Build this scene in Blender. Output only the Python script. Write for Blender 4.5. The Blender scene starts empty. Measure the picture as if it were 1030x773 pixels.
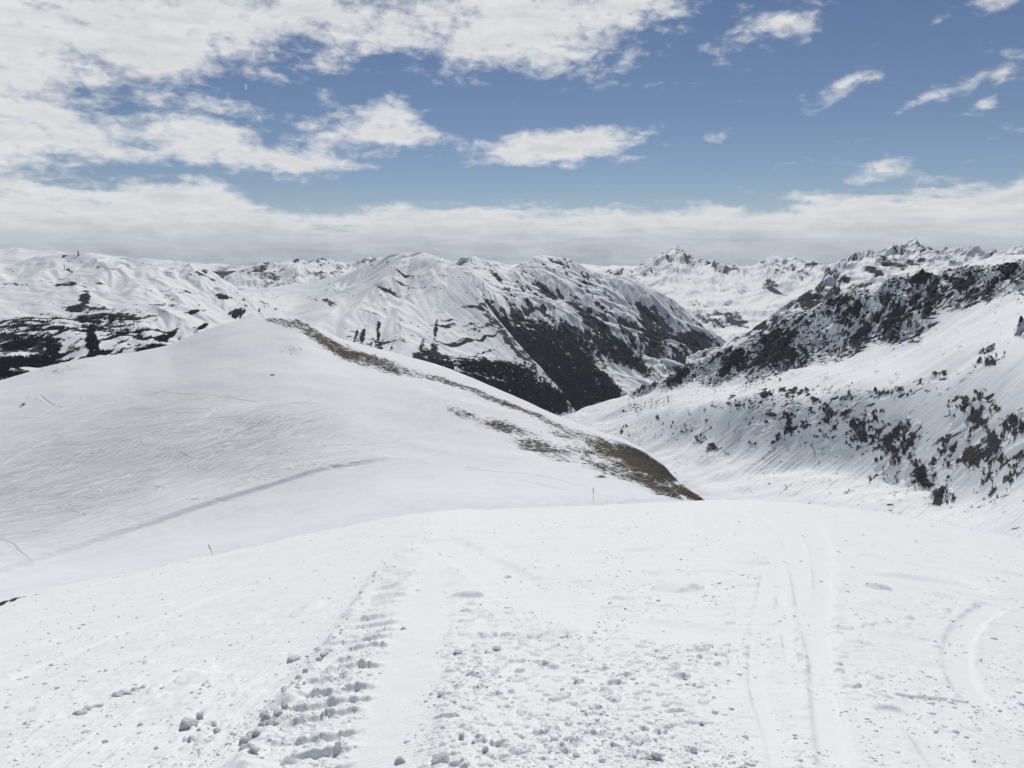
import bpy, math, random
import numpy as np
R = math.radians
random.seed(7); rng = np.random.default_rng(7)
scn = bpy.context.scene
COL = scn.collection

# ------------------------------------------------------------------ viewpoint (camera; px, py are image pixels)
F = 720.0; CX, CY = 515.0, 386.5
PITCH = math.atan((CY - 252.0) / F)
EYE = 1.7                      # eye height over the snow; the eye is the origin
cP, sP = math.cos(PITCH), math.sin(PITCH)

def bearing(px, py):
    """azimuth (rad, right positive) and tangent of elevation of the sight line through an image pixel"""
    px = np.asarray(px, float); py = np.asarray(py, float)
    u = (px - CX) / F; v = (CY - py) / F
    y = cP + v * sP; z = v * cP - sP
    return np.arctan2(u, y), z / np.hypot(u, y)

def at(px, py, r):
    a, t = bearing(px, py)
    return np.array([r * math.sin(a), r * math.cos(a), r * t])

def sight(x, y, z):
    """inverse of bearing: image pixels of world points (used to lay out the map of rock and wood)"""
    f = y * cP - z * sP; up = y * sP + z * cP
    f = np.maximum(f, 1e-3)
    return CX + F * x / f, CY - F * up / f

# ------------------------------------------------------------------ noise
def _hash(ix, iy, seed):
    h = (ix.astype(np.int64) * 374761393 + iy.astype(np.int64) * 668265263 + seed * 1442695041) & 0xFFFFFFFF
    h = ((h ^ (h >> 13)) * 1274126177) & 0xFFFFFFFF
    h = ((h ^ (h >> 16)) * 2246822519) & 0xFFFFFFFF
    return (h ^ (h >> 15)) & 0xFFFFFFFF

def perlin(x, y, seed=0):
    xi = np.floor(x); yi = np.floor(y); fx = x - xi; fy = y - yi
    xi = xi.astype(np.int64); yi = yi.astype(np.int64)
    def g(dx, dy):
        a = _hash(xi + dx, yi + dy, seed) * (2 * math.pi / 4294967296.0)
        return np.cos(a) * (fx - dx) + np.sin(a) * (fy - dy)
    u = fx * fx * fx * (fx * (fx * 6 - 15) + 10); v = fy * fy * fy * (fy * (fy * 6 - 15) + 10)
    a = g(0, 0) * (1 - u) + g(1, 0) * u; b = g(0, 1) * (1 - u) + g(1, 1) * u
    return (a * (1 - v) + b * v) * 1.5

def fbm(x, y, seed=0, octv=4, gain=0.5, lac=2.03):
    s = 0; a = 1.0; n = 0
    for o in range(octv):
        s = s + a * perlin(x, y, seed + o * 17); n += a; a *= gain; x = x * lac + 5.3; y = y * lac - 3.1
    return s / n

def ridged(x, y, seed=0, octv=5, gain=0.55, lac=2.1):
    s = 0; a = 1.0; n = 0; w = 1.0
    for o in range(octv):
        r = 1 - np.abs(perlin(x, y, seed + o * 13)); r = r * r * w
        s = s + a * r; n += a; w = np.clip(r * 1.6, 0, 1); a *= gain; x = x * lac + 3.7; y = y * lac + 9.2
    return s / n

def worley(x, y, seed=0):
    """distance to nearest feature point, and that cell's random number"""
    xi = np.floor(x).astype(np.int64); yi = np.floor(y).astype(np.int64)
    best = np.full(x.shape, 9.0); rid = np.zeros(x.shape)
    for dx in (-1, 0, 1):
        for dy in (-1, 0, 1):
            h = _hash(xi + dx, yi + dy, seed); h2 = _hash(xi + dx, yi + dy, seed + 99)
            qx = xi + dx + (h & 0xFFFF) / 65535.0; qy = yi + dy + (h >> 16) / 65535.0
            d = (qx - x) ** 2 + (qy - y) ** 2
            m = d < best
            best = np.where(m, d, best); rid = np.where(m, h2 / 4294967296.0, rid)
    return np.sqrt(best), rid

def _erode_oct(x, y, dx, dy, seed):
    xi = np.floor(x).astype(np.int64); yi = np.floor(y).astype(np.int64)
    fx = x - xi; fy = y - yi
    va = np.zeros(x.shape); gx = np.zeros(x.shape); gy = np.zeros(x.shape); wt = np.zeros(x.shape)
    f = 2 * math.pi
    for i in (-2, -1, 0, 1):
        for j in (-2, -1, 0, 1):
            h = _hash(xi - i, yi - j, seed)
            hx = (h & 0xFFFF) / 65535.0 * 0.5; hy = (h >> 16) / 65535.0 * 0.5
            px = fx + i - hx; py = fy + j - hy
            w = np.exp(-(px * px + py * py) * 2.0)
            m = px * dx + py * dy
            wt += w; va += np.cos(m * f) * w
            s = -np.sin(m * f) * w
            gx += s * dx; gy += s * dy
    return va / wt, gx / wt, gy / wt

def erosion(X, Y, gx, gy, scale, strength=1.6, octv=5, seed=3, branch=1.4, gain=0.5, lac=2.0):
    """gullies that run down the slope (gx, gy = gradient of the base); about -1..1"""
    x = X / scale; y = Y / scale
    h = np.zeros(X.shape); ax = np.zeros(X.shape); ay = np.zeros(X.shape)
    n = np.hypot(gx, gy) + 1e-6
    k = np.minimum(n * 3.0, 1.0) * strength / n
    bx, by = gx * k, gy * k
    a = 1.0; fr = 1.0; tot = 0
    for o in range(octv):
        dx = (by + ay * branch); dy = -(bx + ax * branch)
        v, g1, g2 = _erode_oct(x * fr, y * fr, dx, dy, seed + o * 7)
        h += a * v; ax += a * g1; ay += a * g2; tot += a
        a *= gain; fr *= lac
    return h / tot

def sstep(a, b, x):
    t = np.clip((x - a) / (b - a), 0, 1); return t * t * (3 - 2 * t)

def blobs(px, py, L, p=1.0):
    s = np.zeros(px.shape)
    for cx, cy, rx, ry, rot, amp in L:
        c, k = math.cos(R(rot)), math.sin(R(rot))
        dx = px - cx; dy = py - cy
        a = (dx * c + dy * k) / rx; b = (-dx * k + dy * c) / ry
        s = np.maximum(s, amp * np.exp(-(a * a + b * b) ** p))
    return s

def seg_dist(x, y, P, reach=None):
    """distance to polyline P, signed side (+ left of travel), and running length"""
    if reach is not None and len(P) > 1:
        xs = [p[0] for p in P]; ys = [p[1] for p in P]
        m = (x > min(xs) - reach) & (x < max(xs) + reach) & (y > min(ys) - reach) & (y < max(ys) + reach)
        D = np.full(x.shape, 1e9); S = np.zeros(x.shape); U = np.zeros(x.shape)
        a, b, c, L = seg_dist(x[m], y[m], P)
        D[m] = a; S[m] = b; U[m] = c
        return D, S, U, L
    best = np.full(x.shape, 1e9); side = np.zeros(x.shape); run = np.zeros(x.shape); acc = 0
    for (x0, y0), (x1, y1) in zip(P[:-1], P[1:]):
        L = math.hypot(x1 - x0, y1 - y0)
        if L < 1e-9: continue
        tx, ty = (x1 - x0) / L, (y1 - y0) / L
        s = np.clip((x - x0) * tx + (y - y0) * ty, 0, L)
        d = np.hypot(x - x0 - s * tx, y - y0 - s * ty)
        m = d < best
        best = np.where(m, d, best)
        side = np.where(m, tx * (y - y0) - ty * (x - x0), side); run = np.where(m, acc + s, run)
        acc += L
    return best, np.sign(side), run, acc

def spline(P, n=8):
    P = [np.array(p, float) for p in P]; P = [2 * P[0] - P[1]] + P + [2 * P[-1] - P[-2]]
    out = []
    for i in range(1, len(P) - 2):
        a, b, c, d = P[i - 1], P[i], P[i + 1], P[i + 2]
        for k in range(n):
            t = k / n
            out.append(0.5 * (2 * b + (c - a) * t + (2 * a - 5 * b + 4 * c - d) * t * t + (3 * b - a - 3 * c + d) * t ** 3))
    out.append(P[-2]); return out

# ------------------------------------------------------------------ mesh helpers
def tag(o, label=None, cat=None, group=None, kind=None):
    for k, v in (('label', label), ('category', cat), ('group', group), ('kind', kind)):
        if v: o[k] = v
    return o

def np_mesh(name, V, Q, attrs=None, smooth=True):
    me = bpy.data.meshes.new(name)
    V = np.asarray(V, np.float32); Q = np.asarray(Q, np.int32)
    me.vertices.add(len(V)); me.vertices.foreach_set('co', V.ravel())
    n = Q.shape[1]
    me.loops.add(Q.size); me.loops.foreach_set('vertex_index', Q.ravel())
    me.polygons.add(len(Q)); me.polygons.foreach_set('loop_start', np.arange(0, Q.size, n, dtype=np.int32))
    me.update(calc_edges=True)
    me.polygons.foreach_set('use_smooth', np.full(len(Q), smooth))
    for k, a in (attrs or {}).items():
        t = me.attributes.new(k, 'FLOAT', 'POINT'); t.data.foreach_set('value', np.asarray(a, np.float32).ravel())
    return me

def grid_obj(name, X, Y, Z, attrs, mat, kind='structure'):
    nr, nc = X.shape
    V = np.stack([X.ravel(), Y.ravel(), Z.ravel()], 1)
    i = np.arange(nr * nc).reshape(nr, nc)
    Q = np.stack([i[:-1, :-1], i[:-1, 1:], i[1:, 1:], i[1:, :-1]], -1).reshape(-1, 4)
    me = np_mesh(name, V, Q, attrs)
    me.materials.append(mat)
    o = bpy.data.objects.new(name, me); COL.objects.link(o)
    if kind: o['kind'] = kind
    return o

def add_obj(name, me, mat=None, parent=None):
    if mat: me.materials.append(mat)
    o = bpy.data.objects.new(name, me); COL.objects.link(o)
    if parent: o.parent = parent
    return o

# ------------------------------------------------------------------ materials
def new_mat(name):
    m = bpy.data.materials.new(name); m.use_nodes = True
    nt = m.node_tree; b = nt.nodes['Principled BSDF']
    return m, nt, b

def snow_ground(name, s1, s2, bump_d=1.0, rock=(.055, .055, .06), brown=(.12, .098, .066), wood=(.020, .026, .031),
                snow=(.83, .86, .872), amp=0.5, tracks=False, sharp=.06, snow_relief=.10):
    """snow with bare ground showing where the surface is marked bare; s1/s2 = sizes in metres of the patch noise"""
    m, nt, b = new_mat(name); N = nt.nodes; L = nt.links
    tc = N.new('ShaderNodeTexCoord')
    def att(n):
        a = N.new('ShaderNodeAttribute'); a.attribute_name = n; return a.outputs['Fac']
    def noise(size, det=4, rough=.6, src=None):
        t = N.new('ShaderNodeTexNoise'); t.inputs['Scale'].default_value = 1.0 / size
        t.inputs['Detail'].default_value = det; t.inputs['Roughness'].default_value = rough
        L.new(src or tc.outputs['Object'], t.inputs['Vector']); return t.outputs['Fac']
    def math_(op, a, c, d=None):
        n = N.new('ShaderNodeMath'); n.operation = op
        for i, v in enumerate((a, c, d)):
            if v is None: continue
            if isinstance(v, (int, float)): n.inputs[i].default_value = v
            else: L.new(v, n.inputs[i])
        return n.outputs[0]
    n1 = noise(s1, 5, .65); n2 = noise(s2, 3, .6)
    nn = math_('ADD', math_('MULTIPLY', math_('SUBTRACT', n1, .5), amp), math_('MULTIPLY', math_('SUBTRACT', n2, .5), amp * .7))
    v = math_('ADD', att('bare'), nn)
    mr = N.new('ShaderNodeMapRange'); mr.interpolation_type = 'SMOOTHSTEP'
    mr.inputs['From Min'].default_value = .5 - sharp; mr.inputs['From Max'].default_value = .5 + sharp
    L.new(v, mr.inputs['Value'])
    def mix(f, a, c):
        x = N.new('ShaderNodeMix'); x.data_type = 'RGBA'
        if isinstance(f, (int, float)): x.inputs[0].default_value = f
        else: L.new(f, x.inputs[0])
        for i, q in ((6, a), (7, c)):
            if isinstance(q, tuple): x.inputs[i].default_value = (*q, 1)
            else: L.new(q, x.inputs[i])
        return x.outputs[2]
    n3 = noise(s2 * .6, 4, .7)
    v3 = N.new('ShaderNodeMapRange'); v3.inputs['From Min'].default_value = .35; v3.inputs['From Max'].default_value = .68
    L.new(n3, v3.inputs['Value'])
    rk = mix(v3.outputs[0], tuple(c * .55 for c in rock), tuple(c * 1.7 for c in rock))
    br = mix(v3.outputs[0], tuple(c * .45 for c in brown), tuple(c * 1.7 for c in brown))
    wd = mix(v3.outputs[0], tuple(c * .7 for c in wood), tuple(c * 1.3 for c in wood))
    g = mix(att('brown'), rk, br); g = mix(att('wood'), g, wd)
    sn = mix(n1, tuple(c * .97 for c in snow), snow)
    colr = mix(mr.outputs[0], sn, g)
    L.new(colr, b.inputs['Base Color'])
    rr = N.new('ShaderNodeMapRange'); rr.inputs['To Min'].default_value = .62; rr.inputs['To Max'].default_value = .95
    L.new(mr.outputs[0], rr.inputs['Value']); L.new(rr.outputs[0], b.inputs['Roughness'])
    b.inputs['Specular IOR Level'].default_value = .2
    # relief finer than the mesh
    hn = noise(s2, 5, .65)
    h = math_('MULTIPLY', hn, math_('ADD', math_('MULTIPLY', mr.outputs[0], 1.8), snow_relief))
    if tracks:
        # faint ski lines: strongly stretched noise along two headings
        for ang, w, ln, k in ((R(62), .55, 26, .55), (R(40), .5, 22, .45), (R(84), .6, 30, .4)):
            mp = N.new('ShaderNodeMapping'); mp.vector_type = 'TEXTURE'
            mp.inputs['Rotation'].default_value = (0, 0, ang); mp.inputs['Scale'].default_value = (ln, w, 50)
            L.new(tc.outputs['Object'], mp.inputs['Vector'])
            t = N.new('ShaderNodeTexNoise'); t.inputs['Scale'].default_value = 1; t.inputs['Detail'].default_value = 3
            t.inputs['Distortion'].default_value = .5
            L.new(mp.outputs[0], t.inputs['Vector'])
            rd = math_('ABSOLUTE', math_('SUBTRACT', t.outputs['Fac'], .5), 0)
            rd = math_('MULTIPLY', math_('MINIMUM', rd, .03), 19 * k)
            h = math_('ADD', h, math_('MULTIPLY', rd, att('tracks')))
    bp = N.new('ShaderNodeBump'); bp.inputs['Strength'].default_value = 1; bp.inputs['Distance'].default_value = bump_d
    L.new(h, bp.inputs['Height']); L.new(bp.outputs[0], b.inputs['Normal'])
    return m

def plain(name, col, rough=.6, metal=0, var=.25, scale=20, bump=0):
    m, nt, b = new_mat(name); N = nt.nodes; L = nt.links
    tc = N.new('ShaderNodeTexCoord'); t = N.new('ShaderNodeTexNoise'); t.inputs['Scale'].default_value = scale; t.inputs['Detail'].default_value = 5
    L.new(tc.outputs['Object'], t.inputs['Vector'])
    r = N.new('ShaderNodeValToRGB'); r.color_ramp.elements[0].position = .3; r.color_ramp.elements[1].position = .7
    r.color_ramp.elements[0].color = (*[c * (1 - var) for c in col], 1); r.color_ramp.elements[1].color = (*[min(1, c * (1 + var)) for c in col], 1)
    L.new(t.outputs['Fac'], r.inputs[0]); L.new(r.outputs[0], b.inputs['Base Color'])
    b.inputs['Roughness'].default_value = rough; b.inputs['Metallic'].default_value = metal; b.inputs['Specular IOR Level'].default_value = .25
    if bump:
        bp = N.new('ShaderNodeBump'); bp.inputs['Distance'].default_value = bump; L.new(t.outputs['Fac'], bp.inputs['Height']); L.new(bp.outputs[0], b.inputs['Normal'])
    return m

# ------------------------------------------------------------------ lofted mountain sides
def gsmooth(a, sig):
    if sig <= 0: return a
    k = int(3 * sig) + 1; w = np.exp(-.5 * (np.arange(-k, k + 1) / sig) ** 2); w /= w.sum()
    return np.convolve(np.pad(a, k, 'edge'), w, 'valid')

def loft(lines, ncol, rows, smooth_px=4, crisp=None, slant=.035, reach=.45):
    """lines near -> far; each [(px, py, r)...] or ('off', index, dr, dz). Returns X, Y, Z grids (rows near -> far), base gradient"""
    base = [l for l in lines if l[0] != 'off']
    a0 = min(bearing(l[0][0], l[0][1])[0] for l in base); a1 = max(bearing(l[-1][0], l[-1][1])[0] for l in base)
    az = np.linspace(a0, a1, ncol)
    RR = []; ZZ = []
    if crisp is None: crisp = max(i for i, l in enumerate(lines) if l[0] != 'off')
    for il, l in enumerate(lines):
        if l[0] == 'off':
            RR.append(None); ZZ.append(None); continue
        p = np.array(l, float); a, t = bearing(p[:, 0], p[:, 1])
        r = np.interp(az, a, p[:, 2]); t = np.interp(az, a, t)
        sg = smooth_px / 1030 * 1.24 / (a1 - a0) * ncol * .5
        wide = 34 / 1030 * 1.24 / (a1 - a0) * ncol * .5
        r = gsmooth(r, wide)
        if il == crisp:
            tc = gsmooth(t, sg); t = gsmooth(t, wide * .3); res = tc - t
        else: t = gsmooth(t, wide * .7)
        RR.append(r); ZZ.append(r * t)
    for k, l in enumerate(lines):
        if l[0] == 'off':
            RR[k] = RR[l[1]] + l[2]; ZZ[k] = ZZ[l[1]] + l[3]
    RR = np.array(RR); ZZ = np.array(ZZ); K = len(lines)
    def pchip(P):
        d = P[1:] - P[:-1]; m = np.zeros_like(P)
        a, b = d[:-1], d[1:]
        with np.errstate(divide='ignore', invalid='ignore'):
            hm = np.where(a * b > 0, 2 * a * b / (a + b), 0)
        m[1:-1] = hm; m[0] = d[0]; m[-1] = d[-1]
        out = []
        for k in range(K - 1):
            n = rows[k]
            for q in range(n + (1 if k == K - 2 else 0)):
                t = q / n; t2 = t * t; t3 = t2 * t
                out.append((2 * t3 - 3 * t2 + 1) * P[k] + (t3 - 2 * t2 + t) * m[k] + (-2 * t3 + 3 * t2) * P[k + 1] + (t3 - t2) * m[k + 1])
        return np.array(out)
    r = pchip(RR); Z = pchip(ZZ)
    # notches and teeth of the skyline run down from the crest as slanting spurs
    i3 = sum(rows[:crisp]); n3 = rows[crisp - 1] * reach
    for i in range(Z.shape[0]):
        k = (i3 - i) / n3 if i < i3 else (i - i3) / 6.0
        if k < 3: Z[i] += r[i] * np.interp(az + slant * (k if i < i3 else 0) * (1 + .5 * math.sin(k * 3)), az, res) * math.exp(-k * k)
    X = r * np.sin(az)[None]; Y = r * np.cos(az)[None]
    gx, gy = gradient(X, Y, Z)
    return X, Y, Z, gx, gy, r, az

def gradient(X, Y, Z):
    Xs, Xa = np.gradient(X); Ys, Ya = np.gradient(Y); Zs, Za = np.gradient(Z)
    D = Xs * Ya - Xa * Ys
    D = np.where(np.abs(D) < 1e-9, 1e-9, D)
    return (Zs * Ya - Za * Ys) / D, (Xs * Za - Xa * Zs) / D

def rows_index(rows, k): return sum(rows[:k])

def bilinear_height(X, Y, Z, r, az):
    """height of a lofted surface at (azimuth, range): nearest column, interpolation along range"""
    def f(a, rr):
        j = int(round((a - az[0]) / (az[1] - az[0]))); j = max(0, min(len(az) - 1, j))
        return float(np.interp(rr, r[:, j], Z[:, j]))
    return f

def hit(px, py, r, Z, az, near=0):
    """where the sight line (px,py) meets a lofted surface, nearest first"""
    a, t = bearing(px, py); j = int(round((float(a) - az[0]) / (az[1] - az[0]))); j = max(0, min(len(az) - 1, j))
    e = Z[:, j] / r[:, j] - t; ok = np.where(e[near:] >= 0)[0]
    if len(ok) == 0: return None
    i = ok[0] + near
    if i == 0: rr = r[0, j]
    else:
        q = -e[i - 1] / (e[i] - e[i - 1] + 1e-12); rr = r[i - 1, j] + q * (r[i, j] - r[i - 1, j])
    return rr * math.sin(a), rr * math.cos(a), rr * float(t), rr

# ================================================================== MOUNTAINS
wood_sites = []       # (x, y, z, height) of trees in the far woods
def scatter_wood(X, Y, Z, W, n, hmin, hmax):
    """candidate vertices with wood weight W"""
    w = (np.maximum(W, 0) * np.gradient(X)[1].clip(.01)).ravel(); w = w / w.sum()
    idx = rng.choice(w.size, n, p=w)
    gx = np.abs(np.gradient(X)[1]).ravel()[idx]; gy = np.hypot(*[np.gradient(a)[0].ravel()[idx] for a in (X, Y)])
    x = X.ravel()[idx]; y = Y.ravel()[idx]; z = Z.ravel()[idx]
    h = rng.uniform(hmin, hmax, n)
    for q in zip(x, y, z, h): wood_sites.append(q)

# ---- right mountain --------------------------------------------------------------
E = [
    ('off', 1, -250, -130),
    [(540, 500, 1500), (640, 492, 1350), (700, 500, 1230), (720, 506, 1150), (760, 518, 1080), (850, 535, 950), (950, 552, 800), (1030, 570, 660), (1300, 620, 450)],
    [(540, 462, 1850), (640, 452, 1600), (700, 456, 1450), (760, 463, 1300), (800, 469, 1245), (860, 477, 1155), (900, 488, 1050), (950, 505, 945), (1000, 500, 860), (1030, 492, 800), (1300, 470, 650)],
    [(540, 436, 2000), (600, 424, 1930), (640, 420, 1830), (680, 410, 1650), (720, 404, 1530), (800, 397, 1370), (850, 394, 1270), (900, 394, 1170), (950, 384, 1090), (1000, 372, 1010), (1030, 364, 960), (1300, 340, 800)],
    [(540, 430, 2150), (600, 412, 2070), (660, 396, 1940), (690, 391, 1860), (740, 392, 1760), (775, 381, 1670), (800, 373, 1610), (840, 368, 1540), (870, 356, 1500), (905, 346, 1450), (935, 330, 1420), (960, 314, 1400), (1000, 300, 1340), (1030, 290, 1290), (1300, 270, 1100)],
    [(540, 426, 2350), (560, 421, 2320), (575, 417, 2290), (600, 408, 2230), (640, 395, 2150), (660, 387, 2110), (690, 371, 2050), (720, 353, 2000), (735, 346, 1980), (770, 335, 1900), (790, 322, 1850), (820, 308, 1800), (850, 296, 1750), (875, 287, 1720), (900, 279, 1700), (930, 276, 1650), (960, 268, 1600), (1000, 259, 1550), (1030, 256, 1500), (1100, 250, 1450), (1300, 240, 1300)],
    ('off', 5, 130, -45), ('off', 5, 900, -560),
]
rows = [12, 110, 180, 60, 190, 24, 14]
X, Y, Z, gx, gy, r, az = loft(E, 1000, rows, 3)
ridge_i = rows_index(rows, 5)
e1 = erosion(X, Y, gx, gy, 420, .9, 4, 11)
e2 = erosion(X, Y, gx, gy, 70, 1.5, 4, 23)
topfade = 1 - .75 * np.exp(-((np.arange(X.shape[0])[:, None] - ridge_i) / 14.0) ** 2)
Z = Z + topfade * 9 * e1 + fbm(X / 160, Y / 160, 2, 3) * 16 * topfade + fbm(X / 50, Y / 50, 4, 3) * 2.5
px, py = sight(X, Y, Z)
cliff = blobs(px, py, [(690, 372, 34, 14, -28, .8), (735, 366, 40, 17, -25, .8), (790, 348, 52, 30, -30, .85), (850, 325, 45, 34, -35, .9), (905, 318, 34, 33, -25, 1.1),
                       (915, 296, 36, 20, -10, 1.1), (965, 290, 40, 22, -15, .8), (1010, 285, 45, 20, -15, .7), (1080, 290, 70, 30, 0, .8), (650, 392, 18, 5, -25, .7), (760, 385, 14, 6, -20, .6)], 1.6)
upper = sstep(0, 1, (np.arange(X.shape[0])[:, None] - rows_index(rows, 4) + 6) / 12.0) * np.ones_like(X)
band = blobs(px, py, [(700, 432, 40, 14, 10, .38), (748, 408, 40, 10, 0, .30), (765, 424, 22, 22, -40, .5), (800, 425, 30, 20, -40, .6), (840, 432, 32, 28, -50, .72), (872, 430, 24, 30, -40, .7),
                      (905, 440, 26, 24, -40, .85), (895, 470, 20, 22, -40, .65), (925, 480, 22, 18, -30, .75), (945, 500, 16, 10, -20, .7), (975, 425, 30, 24, -50, .75), (965, 460, 26, 30, -30, .85),
                      (1000, 475, 28, 24, -20, .95), (1015, 445, 34, 30, -30, .9), (1060, 450, 60, 40, -20, .9), (640, 432, 40, 8, 5, .3), (1028, 335, 8, 7, 0, .95), (990, 366, 24, 6, -20, .55),
                      (940, 380, 26, 5, -15, .5), (995, 352, 14, 4, -20, .5), (880, 398, 60, 6, -6, .42), (800, 395, 60, 6, -6, .36), (650, 408, 40, 7, -10, .30), (720, 455, 14, 12, 0, .4), (860, 492, 22, 4, -30, .42)], 1.5)
crag = ridged(X / 62, Y / 80 + Z / 80, 5, 5)           # broken rock
crag2 = ridged(X / 24 + 7, Y / 24 + Z / 20, 9, 4)
M = np.maximum(cliff * np.maximum(upper, .4), band * (1 - upper * .8))
rocky = sstep(.25, .75, M)
det = fbm(X / 30, Y / 30 + Z / 22, 31, 4); det2 = fbm(X / 9, (Y + Z) / 9, 44, 3)
Zd = Z + topfade * (1.6 * e2 * (.4 + rocky)) + rocky * ((crag - .5) * 40 + (crag2 - .5) * 18 + det * 12) * (.7 + .3 * upper) * np.maximum(topfade, .55) + (det2 * 1.2) * (.35 + rocky)
# ribs running down the cliff
gx2, gy2 = gradient(X, Y, Zd); slope = np.hypot(gx2, gy2)
XA = az[None] * 1150 + 0 * X; ZA = Zd * 1.15 + Y * .05      # unrolled face: metres along it and up it, taken on the finished relief
dF = fbm(XA / 26, ZA / 22, 131, 4, .6); dG = fbm(XA / 8, ZA / 6.5, 144, 3, .6)
cragF = ridged(XA / 70 + ZA / 160, ZA / 46, 105, 4)
ck, cr_ = worley(XA / 30 + dF * .9, ZA / 24 + dG * .3, 79); chunk = (cr_ - .55) * .42
gul = fbm((px * .82 + py * .5) / 15, (py * .82 - px * .5) / 60, 77, 4)
bU = np.minimum(M * .50, .375) + (crag - .5) * .55 + (crag2 - .45) * .62 + det * .38 + gul * .5 + dG * .35 + np.clip(slope - .85, -.6, .8) * .2 * (M > .12) - .10
cs, cr2 = worley(XA / 13 + dG * .8, ZA / 10 + dF * .5, 80)
leap = fbm((px * .80 + py * .60) / 6.5 + dG, (py * .80 - px * .60) / 20, 178, 4, .62)
bL = np.minimum(M * .62, .44) + (cragF - .5) * .45 + (crag2 - .45) * .35 + chunk * .30 + (cr2 - .5) * .22 + dG * .40 + dF * .2 + leap * .62 + .0
gn = perlin(XA / 62 + ZA / 170 + .5 * dF, ZA / 420, 171); gn2 = perlin(XA / 30 - ZA / 110 + .4 * dF, ZA / 260 + 9, 172)
bU = bU - .005 - .6 * np.exp(-(gn / .12) ** 2) - .30 * np.exp(-(gn2 / .07) ** 2)
bare = bU * upper + bL * (1 - upper)
Zd = Zd + sstep(.40, .62, bare) * (1 - upper) * (3.2 + 3 * dG)
bare = np.where(M < .1, np.minimum(bare, .22 + M), bare)
spk = fbm(X / 6, (Y * .7 + Zd) / 6, 78, 3, .6) + .5 * dF; bare = np.maximum(bare, .10 + spk * .75 + .22 * sstep(.03, .3, M) * sstep(425, 405, py))
bare += .07 * upper * (M > .3)
# strewn boulders on the bench and run-out streaks on the lower apron
wd, wr = worley(X / 11, Y / 11, 61)
sp = (wr > .90) * np.exp(-(wd / .2) ** 2)
bare = np.maximum(bare, sp * sstep(.08, .3, blobs(px, py, [(640, 418, 70, 22, 0, .9), (740, 410, 80, 22, 0, .9), (860, 396, 90, 14, 0, .5), (930, 440, 80, 60, 0, .4)])) * .95)
u = X * .75 - Y * .66; v = X * .66 + Y * .75
streak = fbm(px / 46 + py / 60, (px * .62 + py * .78) / 3.2, 71, 4)
run = blobs(px, py, [(780, 480, 90, 30, 10, 1), (930, 520, 110, 20, 15, 1), (1010, 520, 60, 30, 0, 1)])
Zd += (streak * run * 2.0 + streak * .7 * (1 - upper)) * (1 - rocky)
bare = np.maximum(bare, run * (streak * .9 + .02))
M_right = snow_ground('snow_and_rock_near', 9, 2.2, 2.2, rock=(.07, .068, .07), amp=.42)
zero = np.zeros_like(X)
grid_obj('rocky_mountain', X, Y, Zd, {'bare': bare, 'brown': sstep(.2, .8, run) * .5, 'wood': zero}, M_right)

# ---- spur with the sharp peak, behind right ----------------------------------------
Dl = [
    ('off', 1, -500, -200),
    [(690, 400, 3300), (760, 370, 3400), (850, 350, 3500), (950, 330, 3600), (1100, 310, 3700), (1300, 300, 3700)],
    [(690, 368, 3900), (745, 345, 3950), (790, 322, 4100), (830, 305, 4400), (870, 288, 4800), (920, 275, 5200), (960, 270, 5300), (1100, 275, 5300), (1300, 275, 5200)],
    [(690, 362, 4200), (715, 354, 4250), (745, 339, 4350), (770, 323, 4500), (800, 305, 4800), (822, 290, 5200), (841, 267, 5900), (850, 262, 6000), (862, 258, 6100), (872, 256, 6200), (882, 257, 6250), (893, 252, 6300), (905, 247, 6350), (918, 244, 6400), (928, 246, 6400), (936, 252, 6400), (945, 257, 6350), (955, 258, 6300), (964, 255, 6200), (976, 257, 6200), (988, 259, 6200), (1000, 254, 6300), (1008, 256, 6300), (1030, 251, 6400), (1060, 254, 6400), (1100, 250, 6400), (1300, 252, 6300)],
    ('off', 3, 500, -200), ('off', 3, 2500, -1100),
]
rows = [8, 60, 110, 12, 10]
X, Y, Z, gx, gy, r, az = loft(Dl, 640, [8, 60, 120, 14, 10], 1.2)
px, py = sight(X, Y, Z); i3 = 188
tf = 1 - .7 * np.exp(-((np.arange(X.shape[0])[:, None] - i3) / 7.0) ** 2)
e1 = erosion(X, Y, gx, gy, 700, 1.7, 5, 41); rg = ridged(X / 420, Y / 420, 43, 5)
Zd = Z + tf * (e1 * 62 + (rg - .5) * 85)
gx2, gy2 = gradient(X, Y, Zd); slope = np.hypot(gx2, gy2)
bare = .29 + np.clip(slope - .75, -.5, .5) * .2 + fbm((X * .6 + Z * 1.6) / 110, (Z * 2.4 - X * .4) / 110, 3, 5, .62) * .62 + blobs(px, py, [(830, 300, 45, 14, -30, .25), (890, 275, 40, 15, 0, .15), (760, 335, 30, 12, -30, .2)])
M_mid = snow_ground('snow_and_rock_far', 40, 10, 8, rock=(.06, .062, .07), amp=.45)
grid_obj('sharp_peak_mountain', X, Y, Zd, {'bare': bare, 'brown': zero[:1] if False else np.zeros_like(X), 'wood': np.zeros_like(X)}, M_mid)

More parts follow.
